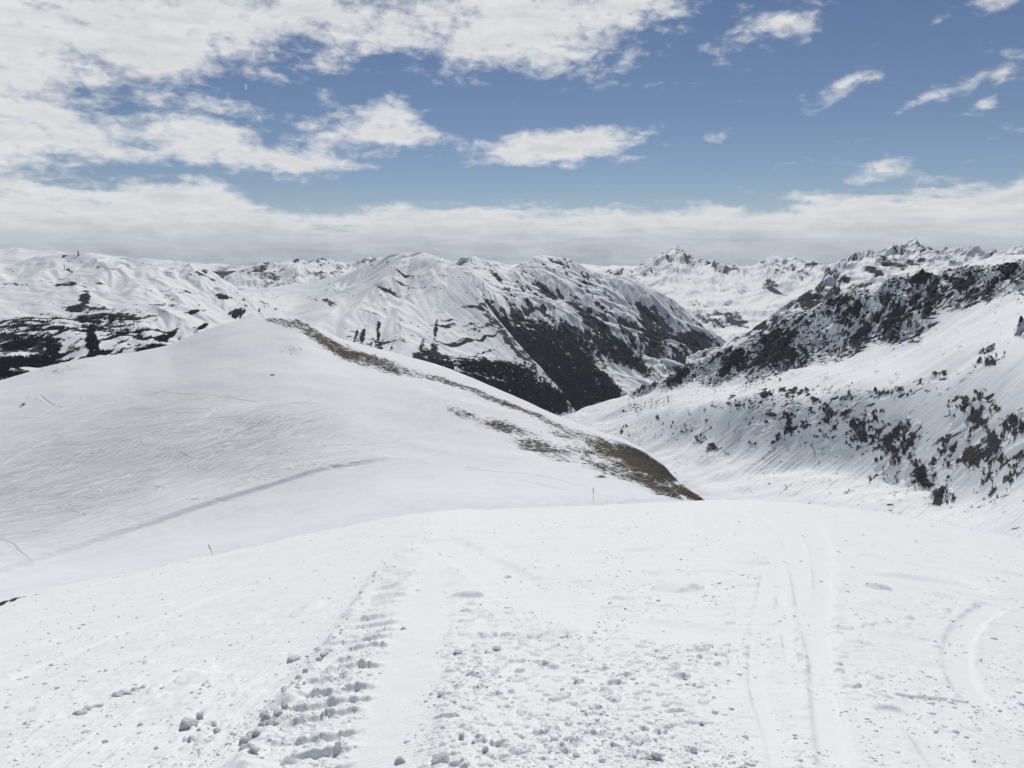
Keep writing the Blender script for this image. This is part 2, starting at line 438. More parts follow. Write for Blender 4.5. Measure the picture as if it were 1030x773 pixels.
# ---- head of the valley with the pointed peak ---------------------------------------
Cl = [
    ('off', 1, -600, -200),
    [(500, 380, 6200), (640, 372, 6200), (700, 365, 6000), (760, 362, 5600), (820, 350, 5600), (950, 330, 5700)],
    [(500, 330, 7300), (600, 325, 7400), (660, 326, 7300), (720, 336, 6900), (770, 330, 6700), (850, 310, 7000), (950, 300, 7200)],
    [(500, 292, 8800), (600, 288, 9000), (660, 290, 9000), (720, 296, 8600), (780, 300, 8300), (850, 285, 8800), (950, 280, 9000)],
    [(500, 275, 10500), (590, 272, 10500), (620, 274, 10600), (632, 275, 10600), (645, 268, 10700), (655, 264, 10800), (664, 261, 10900), (674, 254, 11000), (681, 247, 11000), (689, 254, 11000), (698, 261, 11000), (706, 264, 11000), (713, 262, 11000), (722, 262, 10900), (730, 268, 10900), (742, 270, 10900), (752, 270, 10900), (762, 265, 10700), (770, 260, 10500), (777, 258, 10400), (788, 262, 10400), (800, 261, 10400), (812, 263, 10400), (820, 262, 10400), (832, 266, 10300), (842, 262, 10400), (850, 265, 10400), (950, 262, 10400)],
    ('off', 4, 900, -300), ('off', 4, 4000, -1300),
]
X, Y, Z, gx, gy, r, az = loft(Cl, 620, [6, 50, 55, 60, 12, 8], 1.0)
px, py = sight(X, Y, Z); i3 = 171
tf = 1 - .7 * np.exp(-((np.arange(X.shape[0])[:, None] - i3) / 6.0) ** 2)
up = sstep(285, 268, py)
e1 = erosion(X, Y, gx, gy, 900, 1.6, 5, 51); rg = ridged(X / 650, Y / 650, 53, 5)
Zd = Z + tf * (e1 * 62 + (rg - .5) * (60 + 45 * up)) + fbm(X / 900, Y / 900, 55, 5) * 75
gx2, gy2 = gradient(X, Y, Zd); slope = np.hypot(gx2, gy2)
bare = .26 - up * .09 + np.clip(slope - .65, -.5, .5) * .16 + fbm((X * .6 + Z * 1.8) / 190, (Z * 2.4 - X * .4) / 190, 57, 5, .62) * .6 + up * .12 + blobs(px, py, [(718, 268, 12, 6, 0, .22), (735, 274, 12, 5, 0, .2), (800, 272, 46, 12, 0, .10), (690, 258, 16, 4, 30, .1), (775, 288, 12, 6, 30, .3), (690, 315, 22, 8, 30, .25), (740, 325, 30, 12, 20, .3)])
M_far = snow_ground('snow_and_rock_distant', 90, 25, 16, rock=(.055, .058, .068), amp=.5)
grid_obj('pointed_peak_mountain', X, Y, Zd, {'bare': bare, 'brown': np.zeros_like(X), 'wood': np.zeros_like(X)}, M_far)
wv = blobs(px, py, [(700, 312, 14, 6, 0, .5), (745, 325, 30, 12, 20, .6)])

# ---- mountain with gullied wooded flank -------------------------------------------------
Bl = [
    ('off', 1, -700, -120),
    [(400, 405, 4200), (500, 415, 4100), (560, 424, 4050), (590, 410, 4200), (625, 400, 4400), (650, 396, 4500), (700, 384, 4800), (760, 384, 4900)],
    [(400, 350, 5100), (500, 350, 5100), (545, 352, 5050), (590, 358, 5000), (640, 362, 5100), (700, 366, 5200), (760, 372, 5200)],
    [(400, 300, 6000), (500, 298, 6000), (545, 297, 5950), (600, 310, 5900), (650, 326, 5800), (700, 346, 5600), (760, 366, 5400)],
    [(400, 275, 7000), (440, 268, 7000), (468, 262, 7000), (478, 257, 7000), (487, 262, 6950), (500, 262, 6900), (518, 268, 6850), (527, 263, 6800), (538, 258, 6750), (545, 256, 6700), (556, 258, 6700), (575, 263, 6600), (590, 272, 6500), (615, 277, 6500), (640, 284, 6400), (665, 296, 6300), (690, 312, 6200), (710, 328, 6000), (730, 345, 5800), (745, 355, 5700), (760, 362, 5600)],
    ('off', 4, 500, -160), ('off', 4, 1800, -900),
]
X, Y, Z, gx, gy, r, az = loft(Bl, 760, [6, 120, 110, 90, 12, 8], 2)
px, py = sight(X, Y, Z); i3 = 326
tf = 1 - .75 * np.exp(-((np.arange(X.shape[0])[:, None] - i3) / 8.0) ** 2)
# flank drains to the lower right: lean the fall line that way before carving
e1 = erosion(X, Y, gx - .55, gy + .10, 620, 1.5, 5, 81, gain=.55)
low = sstep(280, 330, py)
Zd = Z + tf * (e1 * (45 + 45 * low)) + fbm(X / 1100, Y / 1100, 82, 3) * 50
px, py = sight(X, Y, Zd)
gx2, gy2 = gradient(X, Y, Zd)
# across-flank coordinate for the dark ribs
q = (px * .78 - py * .62); s_ = px * .62 + py * .78
rib = .65 * fbm(q / 8.5 + fbm(q / 50, s_ / 50, 84, 2) * 1.6, s_ / 60, 83, 5, .65) + .5 * fbm(az[None] * 6000 / 70 + Z / 60, Z / 45, 88, 4, .62)
sunward = np.clip(-(gx2 * .0 + gy2 * .0), -1, 1)
wood = blobs(px, py, [(565, 385, 70, 48, 45, 1.3), (520, 355, 60, 22, 50, 1.0), (590, 360, 20, 50, -48, .72), (625, 360, 20, 48, -48, .66), (700, 372, 48, 8, 0, .45), (480, 400, 60, 30, 0, 1.1)], 1.5)
ribz = blobs(px, py, [(500, 305, 22, 26, 0, .32), (540, 300, 30, 34, 30, .42), (520, 335, 50, 20, 45, .5), (600, 330, 34, 34, 0, .48), (650, 335, 40, 34, 0, .58), (700, 348, 30, 22, 0, .64), (585, 300, 30, 20, 40, .3), (560, 270, 20, 12, 0, .25)], 1.2)
# snowy spur with brown grass that runs down between the woods
spur = blobs(px, py, [(640, 384, 46, 7, 24, 1.0), (612, 372, 26, 6, 42, .7)], 1.5)
bare = np.maximum(np.minimum(wood, .7) * .85 + rib * .5 + fbm(X / 30, Y / 30, 89, 4, .65) * .30 + .12, ribz * 1.12 + rib * 1.35 + .06 + np.clip(e1, -.6, .6) * -.5) - spur * .45 + fbm(X / 90, Y / 90, 87, 3) * .15
woodm = sstep(.35, .6, wood + rib * .2 - spur * .5)
M_mid2 = snow_ground('snow_and_wooded_flank', 30, 9, 6, rock=(.040, .041, .046), brown=(.075, .065, .053), wood=(.020, .027, .034), amp=.4)
grid_obj('gullied_mountain', X, Y, Zd, {'bare': bare, 'brown': np.clip(spur, 0, 1), 'wood': woodm}, M_mid2)
wmask = np.clip(wood + rib * .6 - spur - .28, 0, 1) * (np.arange(X.shape[0])[:, None] < i3) * (np.arange(X.shape[0])[:, None] > 6) * (px > 440) * (px < 735)
wmask = wmask * (py > 318)
scatter_wood(X, Y, Zd, wmask, 14000, 9, 17)

# ---- broad middle dome -------------------------------------------------------------------
Al = [
    ('off', 1, -600, -120),
    [(120, 410, 2900), (300, 408, 2900), (400, 408, 2900), (500, 418, 3000), (540, 440, 3200), (590, 470, 3300)],
    [(120, 350, 3500), (300, 345, 3500), (400, 345, 3450), (470, 356, 3450), (520, 382, 3500), (555, 412, 3600), (590, 450, 3700)],
    [(120, 322, 4100), (300, 310, 4100), (400, 295, 4000), (450, 305, 3950), (500, 345, 3900), (540, 382, 3900), (560, 402, 3900), (590, 440, 3850)],
    [(120, 308, 5000), (180, 300, 5000), (240, 294, 5000), (300, 286, 5000), (340, 278, 4900), (370, 268, 4800), (390, 260, 4700), (405, 255, 4600), (430, 256, 4600), (450, 261, 4500), (462, 268, 4450), (475, 284, 4400), (487, 302, 4350), (500, 320, 4300), (520, 345, 4250), (540, 368, 4200), (560, 392, 4100), (575, 412, 4050), (590, 432, 4000)],
    ('off', 4, 300, -70), ('off', 4, 1500, -700),
]
X, Y, Z, gx, gy, r, az = loft(Al, 760, [6, 110, 90, 100, 12, 8], 4)
px, py = sight(X, Y, Z); i3 = 306
tf = 1 - .8 * np.exp(-((np.arange(X.shape[0])[:, None] - i3) / 9.0) ** 2)
e1 = erosion(X, Y, gx, gy, 560, 1.1, 4, 91)
Zd = Z + tf * (e1 * 34) + fbm(X / 700, Y / 700, 92, 4) * 42 * tf
px, py = sight(X, Y, Zd)
strata = fbm(X / 420 + 3, (Z + X * .12) / 22, 93, 4)
fr = fbm(X / 60, Y / 60 + Z / 40, 94, 4)
wood = blobs(px, py, [(355, 356, 5, 12, 14, .72), (358, 338, 2, 14, 14, .66), (350, 365, 16, 8, 0, .9), (380, 354, 6, 14, 3, .74), (381, 332, 2.6, 16, 3, .7), (436, 354, 6, 14, 8, .74), (438, 334, 2.6, 15, 8, .68), (425, 348, 3, 10, 10, .6), (372, 350, 2, 14, 20, .55), (394, 350, 2, 14, 20, .5), (432, 362, 16, 14, 0, .9), (422, 358, 8, 6, 0, .8), (446, 370, 12, 14, 0, 1.3), (365, 338, 3, 10, 10, .8), (440, 372, 26, 9, 10, .75), (500, 372, 60, 12, 10, .85), (480, 392, 70, 16, 12, 1.15), (540, 398, 40, 16, 20, 1.2), (405, 344, 5, 14, 0, .3)], 1.8)
edge = blobs(px, py, [(500, 328, 42, 5, 50, 1.1), (525, 357, 34, 6, 48, 1.1), (478, 298, 20, 3, 58, .7)], 1.8)
band = blobs(px, py, [(465, 345, 50, 10, -10, .42), (450, 325, 14, 8, -10, .4), (480, 335, 30, 30, 0, .34), (370, 285, 26, 8, -35, .08), (385, 300, 30, 12, -30, .18), (245, 280, 14, 5, -25, .45), (225, 300, 14, 8, 0, .35), (232, 313, 14, 7, 0, .5)], 1.3)
bare = np.maximum(np.maximum(np.minimum(wood, .8) * .9 + fr * .25 + fbm(X / 24, Y / 24 + Z / 20, 98, 4, .62) * .55 + strata * .1, edge * .58 + fr * .6 + strata * .4), band * 1.2 + strata * .9 + fr * .25)
spk = fbm(X / 28, Y / 28 + Z / 20, 97, 4, .6); bare = np.maximum(bare, .16 + spk * .75 + strata * .35)
woodm = sstep(.35, .55, wood + fr * .3) * np.clip(1 - edge, 0, 1)
grid_obj('snow_dome_mountain', X, Y, Zd, {'bare': bare, 'brown': np.clip(edge, 0, 1), 'wood': woodm}, M_mid2)
ok = (np.arange(X.shape[0])[:, None] < i3) * (np.arange(X.shape[0])[:, None] > 6)
scatter_wood(X, Y, Zd, (bare > .5) * np.clip(wood + .1, 0, 1) * ok * (py > 364) * (px > 330) * (px < 570) * (1 - edge), 11000, 6, 11)

# ---- left mountain ---------------------------------------------------------------------------
Ll = [
    ('off', 1, -600, -120),
    [(-300, 420, 1900), (0, 410, 1900), (150, 405, 2000), (330, 440, 2300), (400, 470, 2400)],
    [(-300, 350, 2500), (0, 352, 2500), (150, 345, 2600), (250, 360, 2700), (330, 400, 2900), (400, 440, 3000)],
    [(-300, 305, 3100), (0, 305, 3100), (150, 300, 3150), (230, 312, 3200), (270, 338, 3300), (300, 365, 3300), (400, 430, 3400)],
    [(-300, 268, 4200), (-100, 264, 4000), (-30, 268, 3950), (0, 268, 3950), (15, 266, 3900), (30, 260, 3900), (45, 258, 3850), (60, 257, 3800), (80, 256, 3800), (95, 256, 3800), (110, 258, 3800), (130, 263, 3800), (160, 264, 3800), (180, 265, 3800), (195, 267, 3800), (210, 272, 3780), (225, 282, 3750), (245, 296, 3700), (262, 312, 3650), (280, 330, 3600), (300, 350, 3600), (400, 420, 3600)],
    ('off', 4, 350, -60), ('off', 4, 1500, -600),
]
X, Y, Z, gx, gy, r, az = loft(Ll, 760, [6, 110, 90, 90, 12, 8], 3)
px, py = sight(X, Y, Z); i3 = 296
tf = 1 - .8 * np.exp(-((np.arange(X.shape[0])[:, None] - i3) / 9.0) ** 2)
e1 = erosion(X, Y, gx, gy, 430, 1.1, 4, 101)
strata = fbm(X / 260 + 3, (Z + X * .06 + 20 * fbm(X / 300, Y / 300, 7, 2)) / 10, 103, 5, .65)
strata_low = fbm(X / 500, (Z + X * .06) / 34, 109, 3)
Zd = Z + tf * (e1 * 32) + fbm(X / 480, Y / 480, 102, 4) * 24 * tf + fbm(X / 120, Y / 60, 106, 3) * 5 * tf + (strata_low * 10 + strata * 5) * sstep(262, 290, py)
px, py = sight(X, Y, Zd)
fr = fbm(X / 40, Y / 40 + Z / 30, 104, 4)
dens = blobs(px, py, [(92, 345, 8, 26, 0, .95), (97, 352, 6, 14, 0, .9), (54, 348, 12, 14, 0, .85), (20, 348, 26, 6, -6, .9), (50, 340, 24, 6, 0, .8), (30, 364, 60, 8, -4, 1.0), (5, 378, 30, 14, -10, 1.05), (-60, 370, 70, 24, 0, .9), (85, 300, 7, 8, 30, .95), (74, 312, 12, 6, -20, .75), (84, 322, 10, 8, 40, .7), (66, 286, 16, 3, -5, .7), (75, 278, 9, 3, 50, .6), (60, 321, 16, 4, 0, .55),
                          (140, 350, 34, 6, -8, 1.0), (105, 356, 16, 6, 0, .95), (165, 340, 20, 5, -20, .75), (160, 350, 18, 3, -10, .8), (110, 326, 60, 24, 0, .56), (135, 338, 56, 18, 0, .62), (50, 338, 90, 28, 0, .6), (40, 330, 60, 10, 0, .3), (196, 314, 14, 5, -10, .7), (238, 315, 10, 6, -25, 1.1), (225, 299, 10, 4, 20, .95), (205, 274, 12, 5, 10, .45), (212, 283, 10, 4, 10, .4), (208, 300, 30, 6, 10, .35), (205, 328, 14, 2.5, -35, .7), (110, 270, 20, 4, 0, .35), (95, 282, 60, 14, 0, .34), (170, 300, 40, 20, 0, .36), (100, 298, 12, 4, -20, .3), (245, 305, 12, 12, 0, .45), (262, 310, 10, 6, 0, .4)], 1.4)
bare = fbm(X / 16, Z / 8, 110, 4, .6) * .42 * sstep(.1, .5, dens) + dens * .82 + strata * .85 * sstep(.1, .5, dens) + fr * .28 + strata_low * .3 * sstep(.1, .5, dens) + .06
bare = np.where(dens < .08, bare * .5, bare)
spk = fbm(X / 22, Y / 22 + Z / 9, 107, 4, .62); bare = np.maximum(bare, .12 + spk * .62 + strata * .6)
woodm = sstep(.45, .7, dens)
grid_obj('terraced_mountain', X, Y, Zd, {'bare': bare, 'brown': np.zeros_like(X), 'wood': woodm}, M_mid2)
fL = bilinear_height(X, Y, Zd, r, az); LX = (r, Zd, az)
ok = (np.arange(X.shape[0])[:, None] < i3) * (np.arange(X.shape[0])[:, None] > 6)
scatter_wood(X, Y, Zd, (bare > .52) * woodm * ok * (px > -60) * (px < 280) * (py > 318), 8000, 4.5, 8)

# ---- distant ranges ------------------------------------------------------------------------------
def far_range(name, sky, r0, depth, dy, amp, scale, seed, ncol=700, bias=.2):
    near = [(p[0], p[1] + dy, r0 - depth) for p in (sky[0], sky[-1])]
    lines = [('off', 1, -depth * .3, -amp), near, [(p[0], p[1], r0) for p in sky], ('off', 2, depth * .4, -amp * 3), ('off', 2, depth, -amp * 9)]
    X, Y, Z, gx, gy, r, az = loft(lines, ncol, [4, 60, 8, 6], .8)
    t = 1 - .7 * np.exp(-((np.arange(X.shape[0])[:, None] - 64) / 4.0) ** 2)
    e1 = erosion(X, Y, gx, gy, scale, 1.7, 5, seed); rg = ridged(X / scale * 1.2, Y / scale * 1.2, seed + 3, 5)
    Zd = Z + t * (e1 * amp * .3 + (rg - .7) * amp * 1.3)
    gx2, gy2 = gradient(X, Y, Zd); slope = np.hypot(gx2, gy2)
    px, py = sight(X, Y, Z)
    bare = bias + fbm((X * .6 + Z * 2.2) / scale * 3, (Z * 2.6 - X * .35) / scale * 3, seed + 5, 5, .65) * .55 + np.clip(slope - .5, -.3, .4) * .12
    return grid_obj(name, X, Y, Zd, {'bare': bare, 'brown': np.zeros_like(X), 'wood': np.zeros_like(X)}, M_far), px, py
far_range('jagged_mountain', [(215, 285), (235, 274), (245, 270), (256, 267), (266, 264), (272, 264), (279, 268), (284, 264), (291, 260), (300, 259), (309, 262), (318, 259), (326, 259), (334, 262), (345, 263), (354, 267), (362, 262), (368, 259), (376, 259), (384, 263), (388, 260), (396, 268), (430, 280)], 8500, 2000, 16, 70, 800, 201, 500, .40)
far_range('distant_mountains', [(-400, 255), (-200, 259), (-60, 255), (0, 251), (14, 249), (30, 251), (42, 253), (60, 253), (75, 256), (100, 255), (120, 259), (135, 260), (150, 265), (180, 269), (220, 271), (300, 271), (400, 271), (440, 267), (455, 265), (462, 262), (475, 261), (484, 265), (520, 271), (560, 269), (600, 273), (618, 271), (640, 273), (700, 279), (760, 278), (860, 276), (930, 272), (990, 268), (1050, 268), (1200, 265), (1400, 268)], 17000, 4000, 14, 70, 1700, 231, 1000, .32)

# base terrain under everything, out to the horizon
ang = np.linspace(0, 2 * math.pi, 97); rad = np.array([0, 300, 800, 1500, 3000, 5000, 8000, 12000, 20000, 30000, 45000.])
Ra, An = np.meshgrid(rad, ang, indexing='ij'); X = Ra * np.sin(An); Y = Ra * np.cos(An)
Z = -1250 + fbm(X / 3000, Y / 3000, 5, 3) * 120 - 150 * sstep(1000, 20000, Ra)
z0 = np.zeros_like(X)
grid_obj('terrain', X, Y, Z, {'bare': z0 + .2, 'brown': z0, 'wood': z0}, M_far)

# woods: many small conifers
def conifers(sites):
    n = len(sites); S = np.array(sites); k = 5
    a = np.arange(k) * 2 * math.pi / k
    vs = []; fs = []
    rot = rng.uniform(0, 6.28, n); h = S[:, 3]; w = h * rng.uniform(.2, .3, n)
    V = np.zeros((n, 2 * k + 2, 3)); 
    for t, (zf, wf) in enumerate(((-.05, 1.0), (.42, .62))):
        for j in range(k):
            V[:, t * k + j, 0] = S[:, 0] + np.cos(rot + a[j] + t * .6) * w * wf
            V[:, t * k + j, 1] = S[:, 1] + np.sin(rot + a[j] + t * .6) * w * wf
            V[:, t * k + j, 2] = S[:, 2] + h * zf
    V[:, 2 * k] = S[:, :3]; V[:, 2 * k, 2] += h * .62
    V[:, 2 * k + 1] = S[:, :3]; V[:, 2 * k + 1, 2] += h
    T = []
    for j in range(k):
        T.append((j, (j + 1) % k, 2 * k)); T.append((k + j, k + (j + 1) % k, 2 * k + 1))
    T = np.array(T)[None] + (np.arange(n) * (2 * k + 2))[:, None, None]
    return V.reshape(-1, 3), T.reshape(-1, 3)
V, T = conifers(wood_sites)
M_fir = plain('dark_conifer', (.021, .029, .031), .9, 0, .5, .05)
o = add_obj('forest', np_mesh('forest', V, T, smooth=False), M_fir); tag(o, 'dark conifer forest on the far valley sides', 'forest', kind='stuff')

# ================================================================== PISTE (near slope)
crest = [(-900, 700, 30), (-400, 690, 32), (-200, 655, 38), (0, 605, 52), (60, 592, 56), (130, 577, 62), (213, 560, 68), (280, 545, 70), (350, 530, 72), (400, 520, 74), (440, 514, 76), (500, 513.5, 80), (600, 509, 88), (680, 505, 94), (720, 503, 96), (760, 503.5, 92), (830, 509, 84), (900, 518, 74), (960, 530, 64), (1030, 545, 54), (1230, 600, 42), (1500, 640, 36), (1900, 660, 34)]
ca, ct = bearing([c[0] for c in crest], [c[1] for c in crest]); cr = np.array([c[2] for c in crest], float)
_az = np.linspace(-1.75, 1.75, 3501)
_ct = gsmooth(np.interp(_az, ca, ct), 18); _cr = gsmooth(np.interp(_az, ca, cr), 60)
_A = (_ct * _cr + EYE) / _cr
def slopeA(a): return np.interp(a, _az, _A)
def crestR(a): return np.interp(a, _az, _cr)
def piste_base(a, r):
    A = slopeA(a); c = crestR(a)
    e = np.maximum(r - c, 0)
    return -EYE + A * r - np.minimum(e, 60) ** 2 * .0026 - np.maximum(e - 60, 0) * .31
def on_piste(px, py, lift=0):
    a, t = bearing(px, py); A = float(slopeA(a)); d = A - float(t)
    rr = EYE / max(d, .005); rr = min(rr, float(crestR(a)))
    return rr * math.sin(a), rr * math.cos(a)
def pw(L, n=6): return [on_piste(*p) for p in spline(L, n)]

def nonuni(a0, a1, w0, w1, n, m):
    return np.concatenate([np.linspace(w0, a0, m, endpoint=False), np.linspace(a0, a1, n, endpoint=False), np.linspace(a1, w1, m)])
azs = nonuni(R(-40), R(40), R(-85), R(85), 1150, 90)
# ranges: even steps of sight angle down the slope
psis = np.linspace(0, 1, 640)
near_r = 1 / np.linspace(1 / 2.6, 1 / 100, 880)
dd = np.concatenate([[.3, .9, 1.5, 2.1], near_r, np.linspace(101, 170, 26), np.linspace(180, 620, 34)])
Rr, Aa = np.meshgrid(dd, azs, indexing='ij')
X = Rr * np.sin(Aa); Y = Rr * np.cos(Aa); Z = piste_base(Aa, Rr)
px, py = sight(X, Y, Z)
nf = 1 / (1 + (Rr / 45) ** 2)
H = np.zeros_like(X)
H += fbm(X / 9, Y / 9, 306, 4, .55) * .30 * sstep(20, 50, Rr)
# soft undulation
H += fbm(X / 7, Y / 7, 301, 3) * .12 * sstep(2, 10, Rr) + fbm(X / 1.6, Y / 1.6, 303, 4) * .022
far = sstep(12, 40, Rr)
H += fbm(X / 2.6, Y / 2.6, 305, 5, .6) * .10 * far
# map of surfaces
trk = [(438, 514), (428, 524), (412, 545), (396, 580), (381, 612), (362, 650), (340, 695), (318, 740), (296, 785), (275, 830)]   # cleat marks of the groomer
TP = pw(trk); d_t, s_t, run_t, L_t = seg_dist(X, Y, TP)
flat = [(452, 516), (447, 535), (440, 570), (428, 610), (414, 650), (396, 700), (378, 745), (364, 790), (350, 840)]              # smooth strip of the blade
FP = pw(flat); d_f, s_f, run_f, _ = seg_dist(X, Y, FP)
left = sstep(-.2, .8, s_t * d_t * -1.0)       # filled below once side is known
side_left = (px < np.interp(py, [p[1] for p in trk], [p[0] for p in trk]))
leftw = np.where(side_left, sstep(.1, .9, d_t), 0)
smooth_strip = np.exp(-(d_f / .42) ** 4)
rub = sstep(.35, .62, .5 + .5 * fbm(X / 1.8, Y / 1.8, 311, 3) + .1 * blobs(px, py, [(520, 700, 150, 90, 0, 1), (600, 620, 120, 50, 0, 1)]) + .18 * blobs(px, py, [(520, 700, 180, 90, 0, 1), (640, 700, 100, 80, 0, 1), (900, 620, 60, 30, 0, .7), (480, 590, 60, 60, 0, .7), (850, 560, 120, 20, 0, .6)]) - .30 * blobs(px, py, [(660, 590, 120, 40, 20, 1), (780, 720, 60, 60, 0, .8), (960, 720, 90, 60, 0, 1), (720, 540, 200, 22, 0, .8)]))
cle0 = np.exp(-(d_t / (.33 * (1 + .012 * Rr))) ** 6)
rub = np.clip(rub + .45 * sstep(7, 14, Rr) * sstep(.35, .6, .5 + .6 * fbm(X / 4, Y / 4, 312, 3)), 0, 1) * (1 - smooth_strip) * (1 - .8 * cle0)
# lumps: rounded cells of three sizes
qa = on_piste(0, 720); qb = on_piste(250, 612); TH_LEFT = math.atan2(qb[1] - qa[1], qb[0] - qa[0])
def lumps(sz, seed, keep, stretch=None):
    x, y = X, Y
    if stretch is not None:
        th, k = stretch; c, s = math.cos(th), math.sin(th); x, y = (X * c + Y * s) / k, (-X * s + Y * c)
    wx = fbm(X / sz * .7, Y / sz * .7, seed + 5, 2) * .35
    d, rr = worley(x / sz + wx, y / sz - wx, seed)
    rad = .22 + .4 * ((rr * 7.13) % 1)
    return (rr > keep) * np.sqrt(np.clip(1 - (d / rad) ** 2, 0, 1)) * (.35 + .65 * ((rr * 3.7) % 1))
res = np.maximum(np.maximum(Rr / 720 * 1.3, Rr ** 2 * .0009), .004)       # what the mesh can carry here
def carry(sz): return sstep(1.0, 2.6, sz / res)
for sz, hh, keep, seed in ((.042, .010, .25, 321), (.085, .021, .5, 322), (.16, .034, .66, 323), (.36, .06, .74, 324), (.9, .13, .86, 325), (1.8, .2, .88, 326)):
    k = carry(sz) * (1 if sz < .3 else sstep(4, 10, Rr) * (.8 if sz < 1 else 1) * (1 if sz < 1 else far))
    H += lumps(sz, seed, keep) * hh * k * (rub * 1.25 * (1 - leftw) + .3 * (1 - rub) * (1 - smooth_strip) * (1 - leftw))
    H += lumps(sz, seed + 10, keep - .02, (TH_LEFT, 1.9)) * hh * 1.1 * k * leftw * sstep(.42, .72, .5 + .8 * fbm((X * math.cos(TH_LEFT) + Y * math.sin(TH_LEFT)) / 4, (-X * math.sin(TH_LEFT) + Y * math.cos(TH_LEFT)) / .8, 331, 3))
H += fbm(X / .05, Y / .05, 333, 3) * .0042 * carry(.05) * (.35 + rub)
H += fbm(X / .25, Y / .25, 334, 4) * .014 * carry(.2) * (.5 + rub)
H += fbm(X / .8, Y / .8, 335, 5, .65) * .045 * carry(.5) * (1 - .8 * smooth_strip) * sstep(4, 9, Rr)
# wind-and-slip streaks across the left slope
qa = on_piste(0, 720); qb = on_piste(250, 612); th = math.atan2(qb[1] - qa[1], qb[0] - qa[0]); us = X * math.cos(th) + Y * math.sin(th); vs = -X * math.sin(th) + Y * math.cos(th)
H += (fbm(us / 1.3, vs / .15, 341, 5, .6) * .05 * carry(.15) * sstep(-.3, .4, fbm(us / 3.5, vs / .9, 343, 3)) + np.maximum(fbm(us / .9, vs / .22, 344, 4, .6), 0) * .07 * sstep(.05, .35, fbm(us / 5, vs / 1.1, 345, 3)) * carry(.15) + fbm(us / 6, vs / .7, 342, 3) * .05 * sstep(3, 10, Rr)) * leftw
# berm pushed up to the left of the cleat marks, cleats, corduroy
berm_off = np.where(side_left, d_t, -d_t)
scale_t = .33 * (1 + .012 * Rr)
H += .11 * np.exp(-((berm_off - scale_t * 1.15) / (scale_t * .42)) ** 2) * (1 + .8 * fbm(X / .35, Y / .35, 351, 3)) * (.25 + .75 * sstep(-.3, .3, fbm(X / .8, Y / .8, 359, 3))) * sstep(26, 8, Rr)
H += .10 * sstep(30, 60, Rr) * np.exp(-(d_t / 1.6) ** 2) * sstep(85, 60, Rr)
cle = np.exp(-(d_t / scale_t) ** 6)
per = .205 * np.ones_like(Rr) * (1 + sstep(9, 22, Rr) * 1.0) 
ph = np.log1p((L_t - run_t) * .045 / .30) / .045 + .45 * fbm(X / .9, Y / .9, 353, 2)
fp_ = 1 - ph % 1.0; cl = fp_ * (1 - sstep(.80, 1.0, fp_)) - .4
gapn = sstep(-.35, .2, fbm(X / .5, Y / .5, 354, 3))
H += cle * cl * .06 * (1 + .5 * fbm(X / .06, Y / .3, 360, 2)) * (.15 + .95 * gapn) * (1 + Rr * .05) * carry(.45)
H += cle * (lumps(.07, 356, .5) * .02 + lumps(.13, 357, .6) * .03) * carry(.11)
H += cle * (1 - carry(.16)) * fbm(X / .9, Y / .5, 357, 3) * .12
cd = np.exp(-((d_f - .0) / .62) ** 6) * (1 - .75 * smooth_strip)
H += cd * np.sin(run_f / .055 * 2 * math.pi) * .006 * carry(.05)
H -= smooth_strip * .03
H += sstep(14, 6, Rr) * .02 * np.exp(-((d_f - .45) / .05) ** 2) * (.5 + fbm(X / .2, Y / .2, 358, 2))
# ski and board grooves
grooves = [
    ([(735, 505), (780, 513), (808, 528), (823, 548), (828, 580), (826, 620), (826, 665), (830, 710), (838, 760), (846, 800)], .09, .020),
    ([(740, 512), (775, 524), (797, 545), (803, 570), (810, 610), (822, 660)], .08, .012),
    ([(780, 560), (786, 600), (792, 640), (796, 668)], .035, .010),
    ([(775, 570), (766, 620), (761, 660), (764, 700), (778, 740), (790, 790)], .06, .010),
    ([(1000, 610), (975, 628), (963, 648), (963, 672), (975, 698), (1002, 722), (1040, 745)], .10, .018),
    ([(905, 702), (960, 708), (1003, 716)], .02, .014),
    ([(520, 668), (508, 678), (498, 686)], .06, .02),
    ([(600, 745), (590, 757), (575, 775), (560, 800)], .10, .03),
    ([(440, 545), (470, 560), (520, 590), (560, 615), (640, 632), (700, 640)], .5, .035),
    ([(560, 560), (620, 548), (700, 545), (780, 556), (850, 575), (960, 590)], .5, .03),
    ([(900, 720), (930, 742), (960, 780)], .12, .02),
    ([(880, 560), (930, 572), (985, 592)], .12, .03),
    ([(60, 770), (150, 700), (260, 640)], .04, .015), ([(-20, 700), (90, 652), (250, 590)], .05, .015),
]
for P, w, dpt in grooves:
    d, s, _, _ = seg_dist(X, Y, pw(P, 5), 2.5)
    w2 = w * (1 + .0 * Rr) + res * .6
    g = np.exp(-(d / w2) ** 8)
    H = H * (1 - .75 * g) - .7 * dpt * g * np.clip(Rr / 6, .6, 2.5)
    H += .45 * dpt * np.exp(-((d - w2 * 1.35) / (w2 * .4)) ** 2) * (.7 + .6 * fbm(X / .3, Y / .3, 361, 2))
# broken lips and slabs near the foot of the picture
slab = blobs(px, py, [(640, 760, 70, 30, -20, 1), (560, 745, 50, 20, -20, 1), (700, 740, 40, 30, 0, .7)])
H += slab * (ridged(X / .35, Y / .35, 371, 3) - .5) * .05
edge_fade = sstep(110, 90, Rr)
H *= np.where(Rr > 90, edge_fade, 1)
H[:4] *= 0
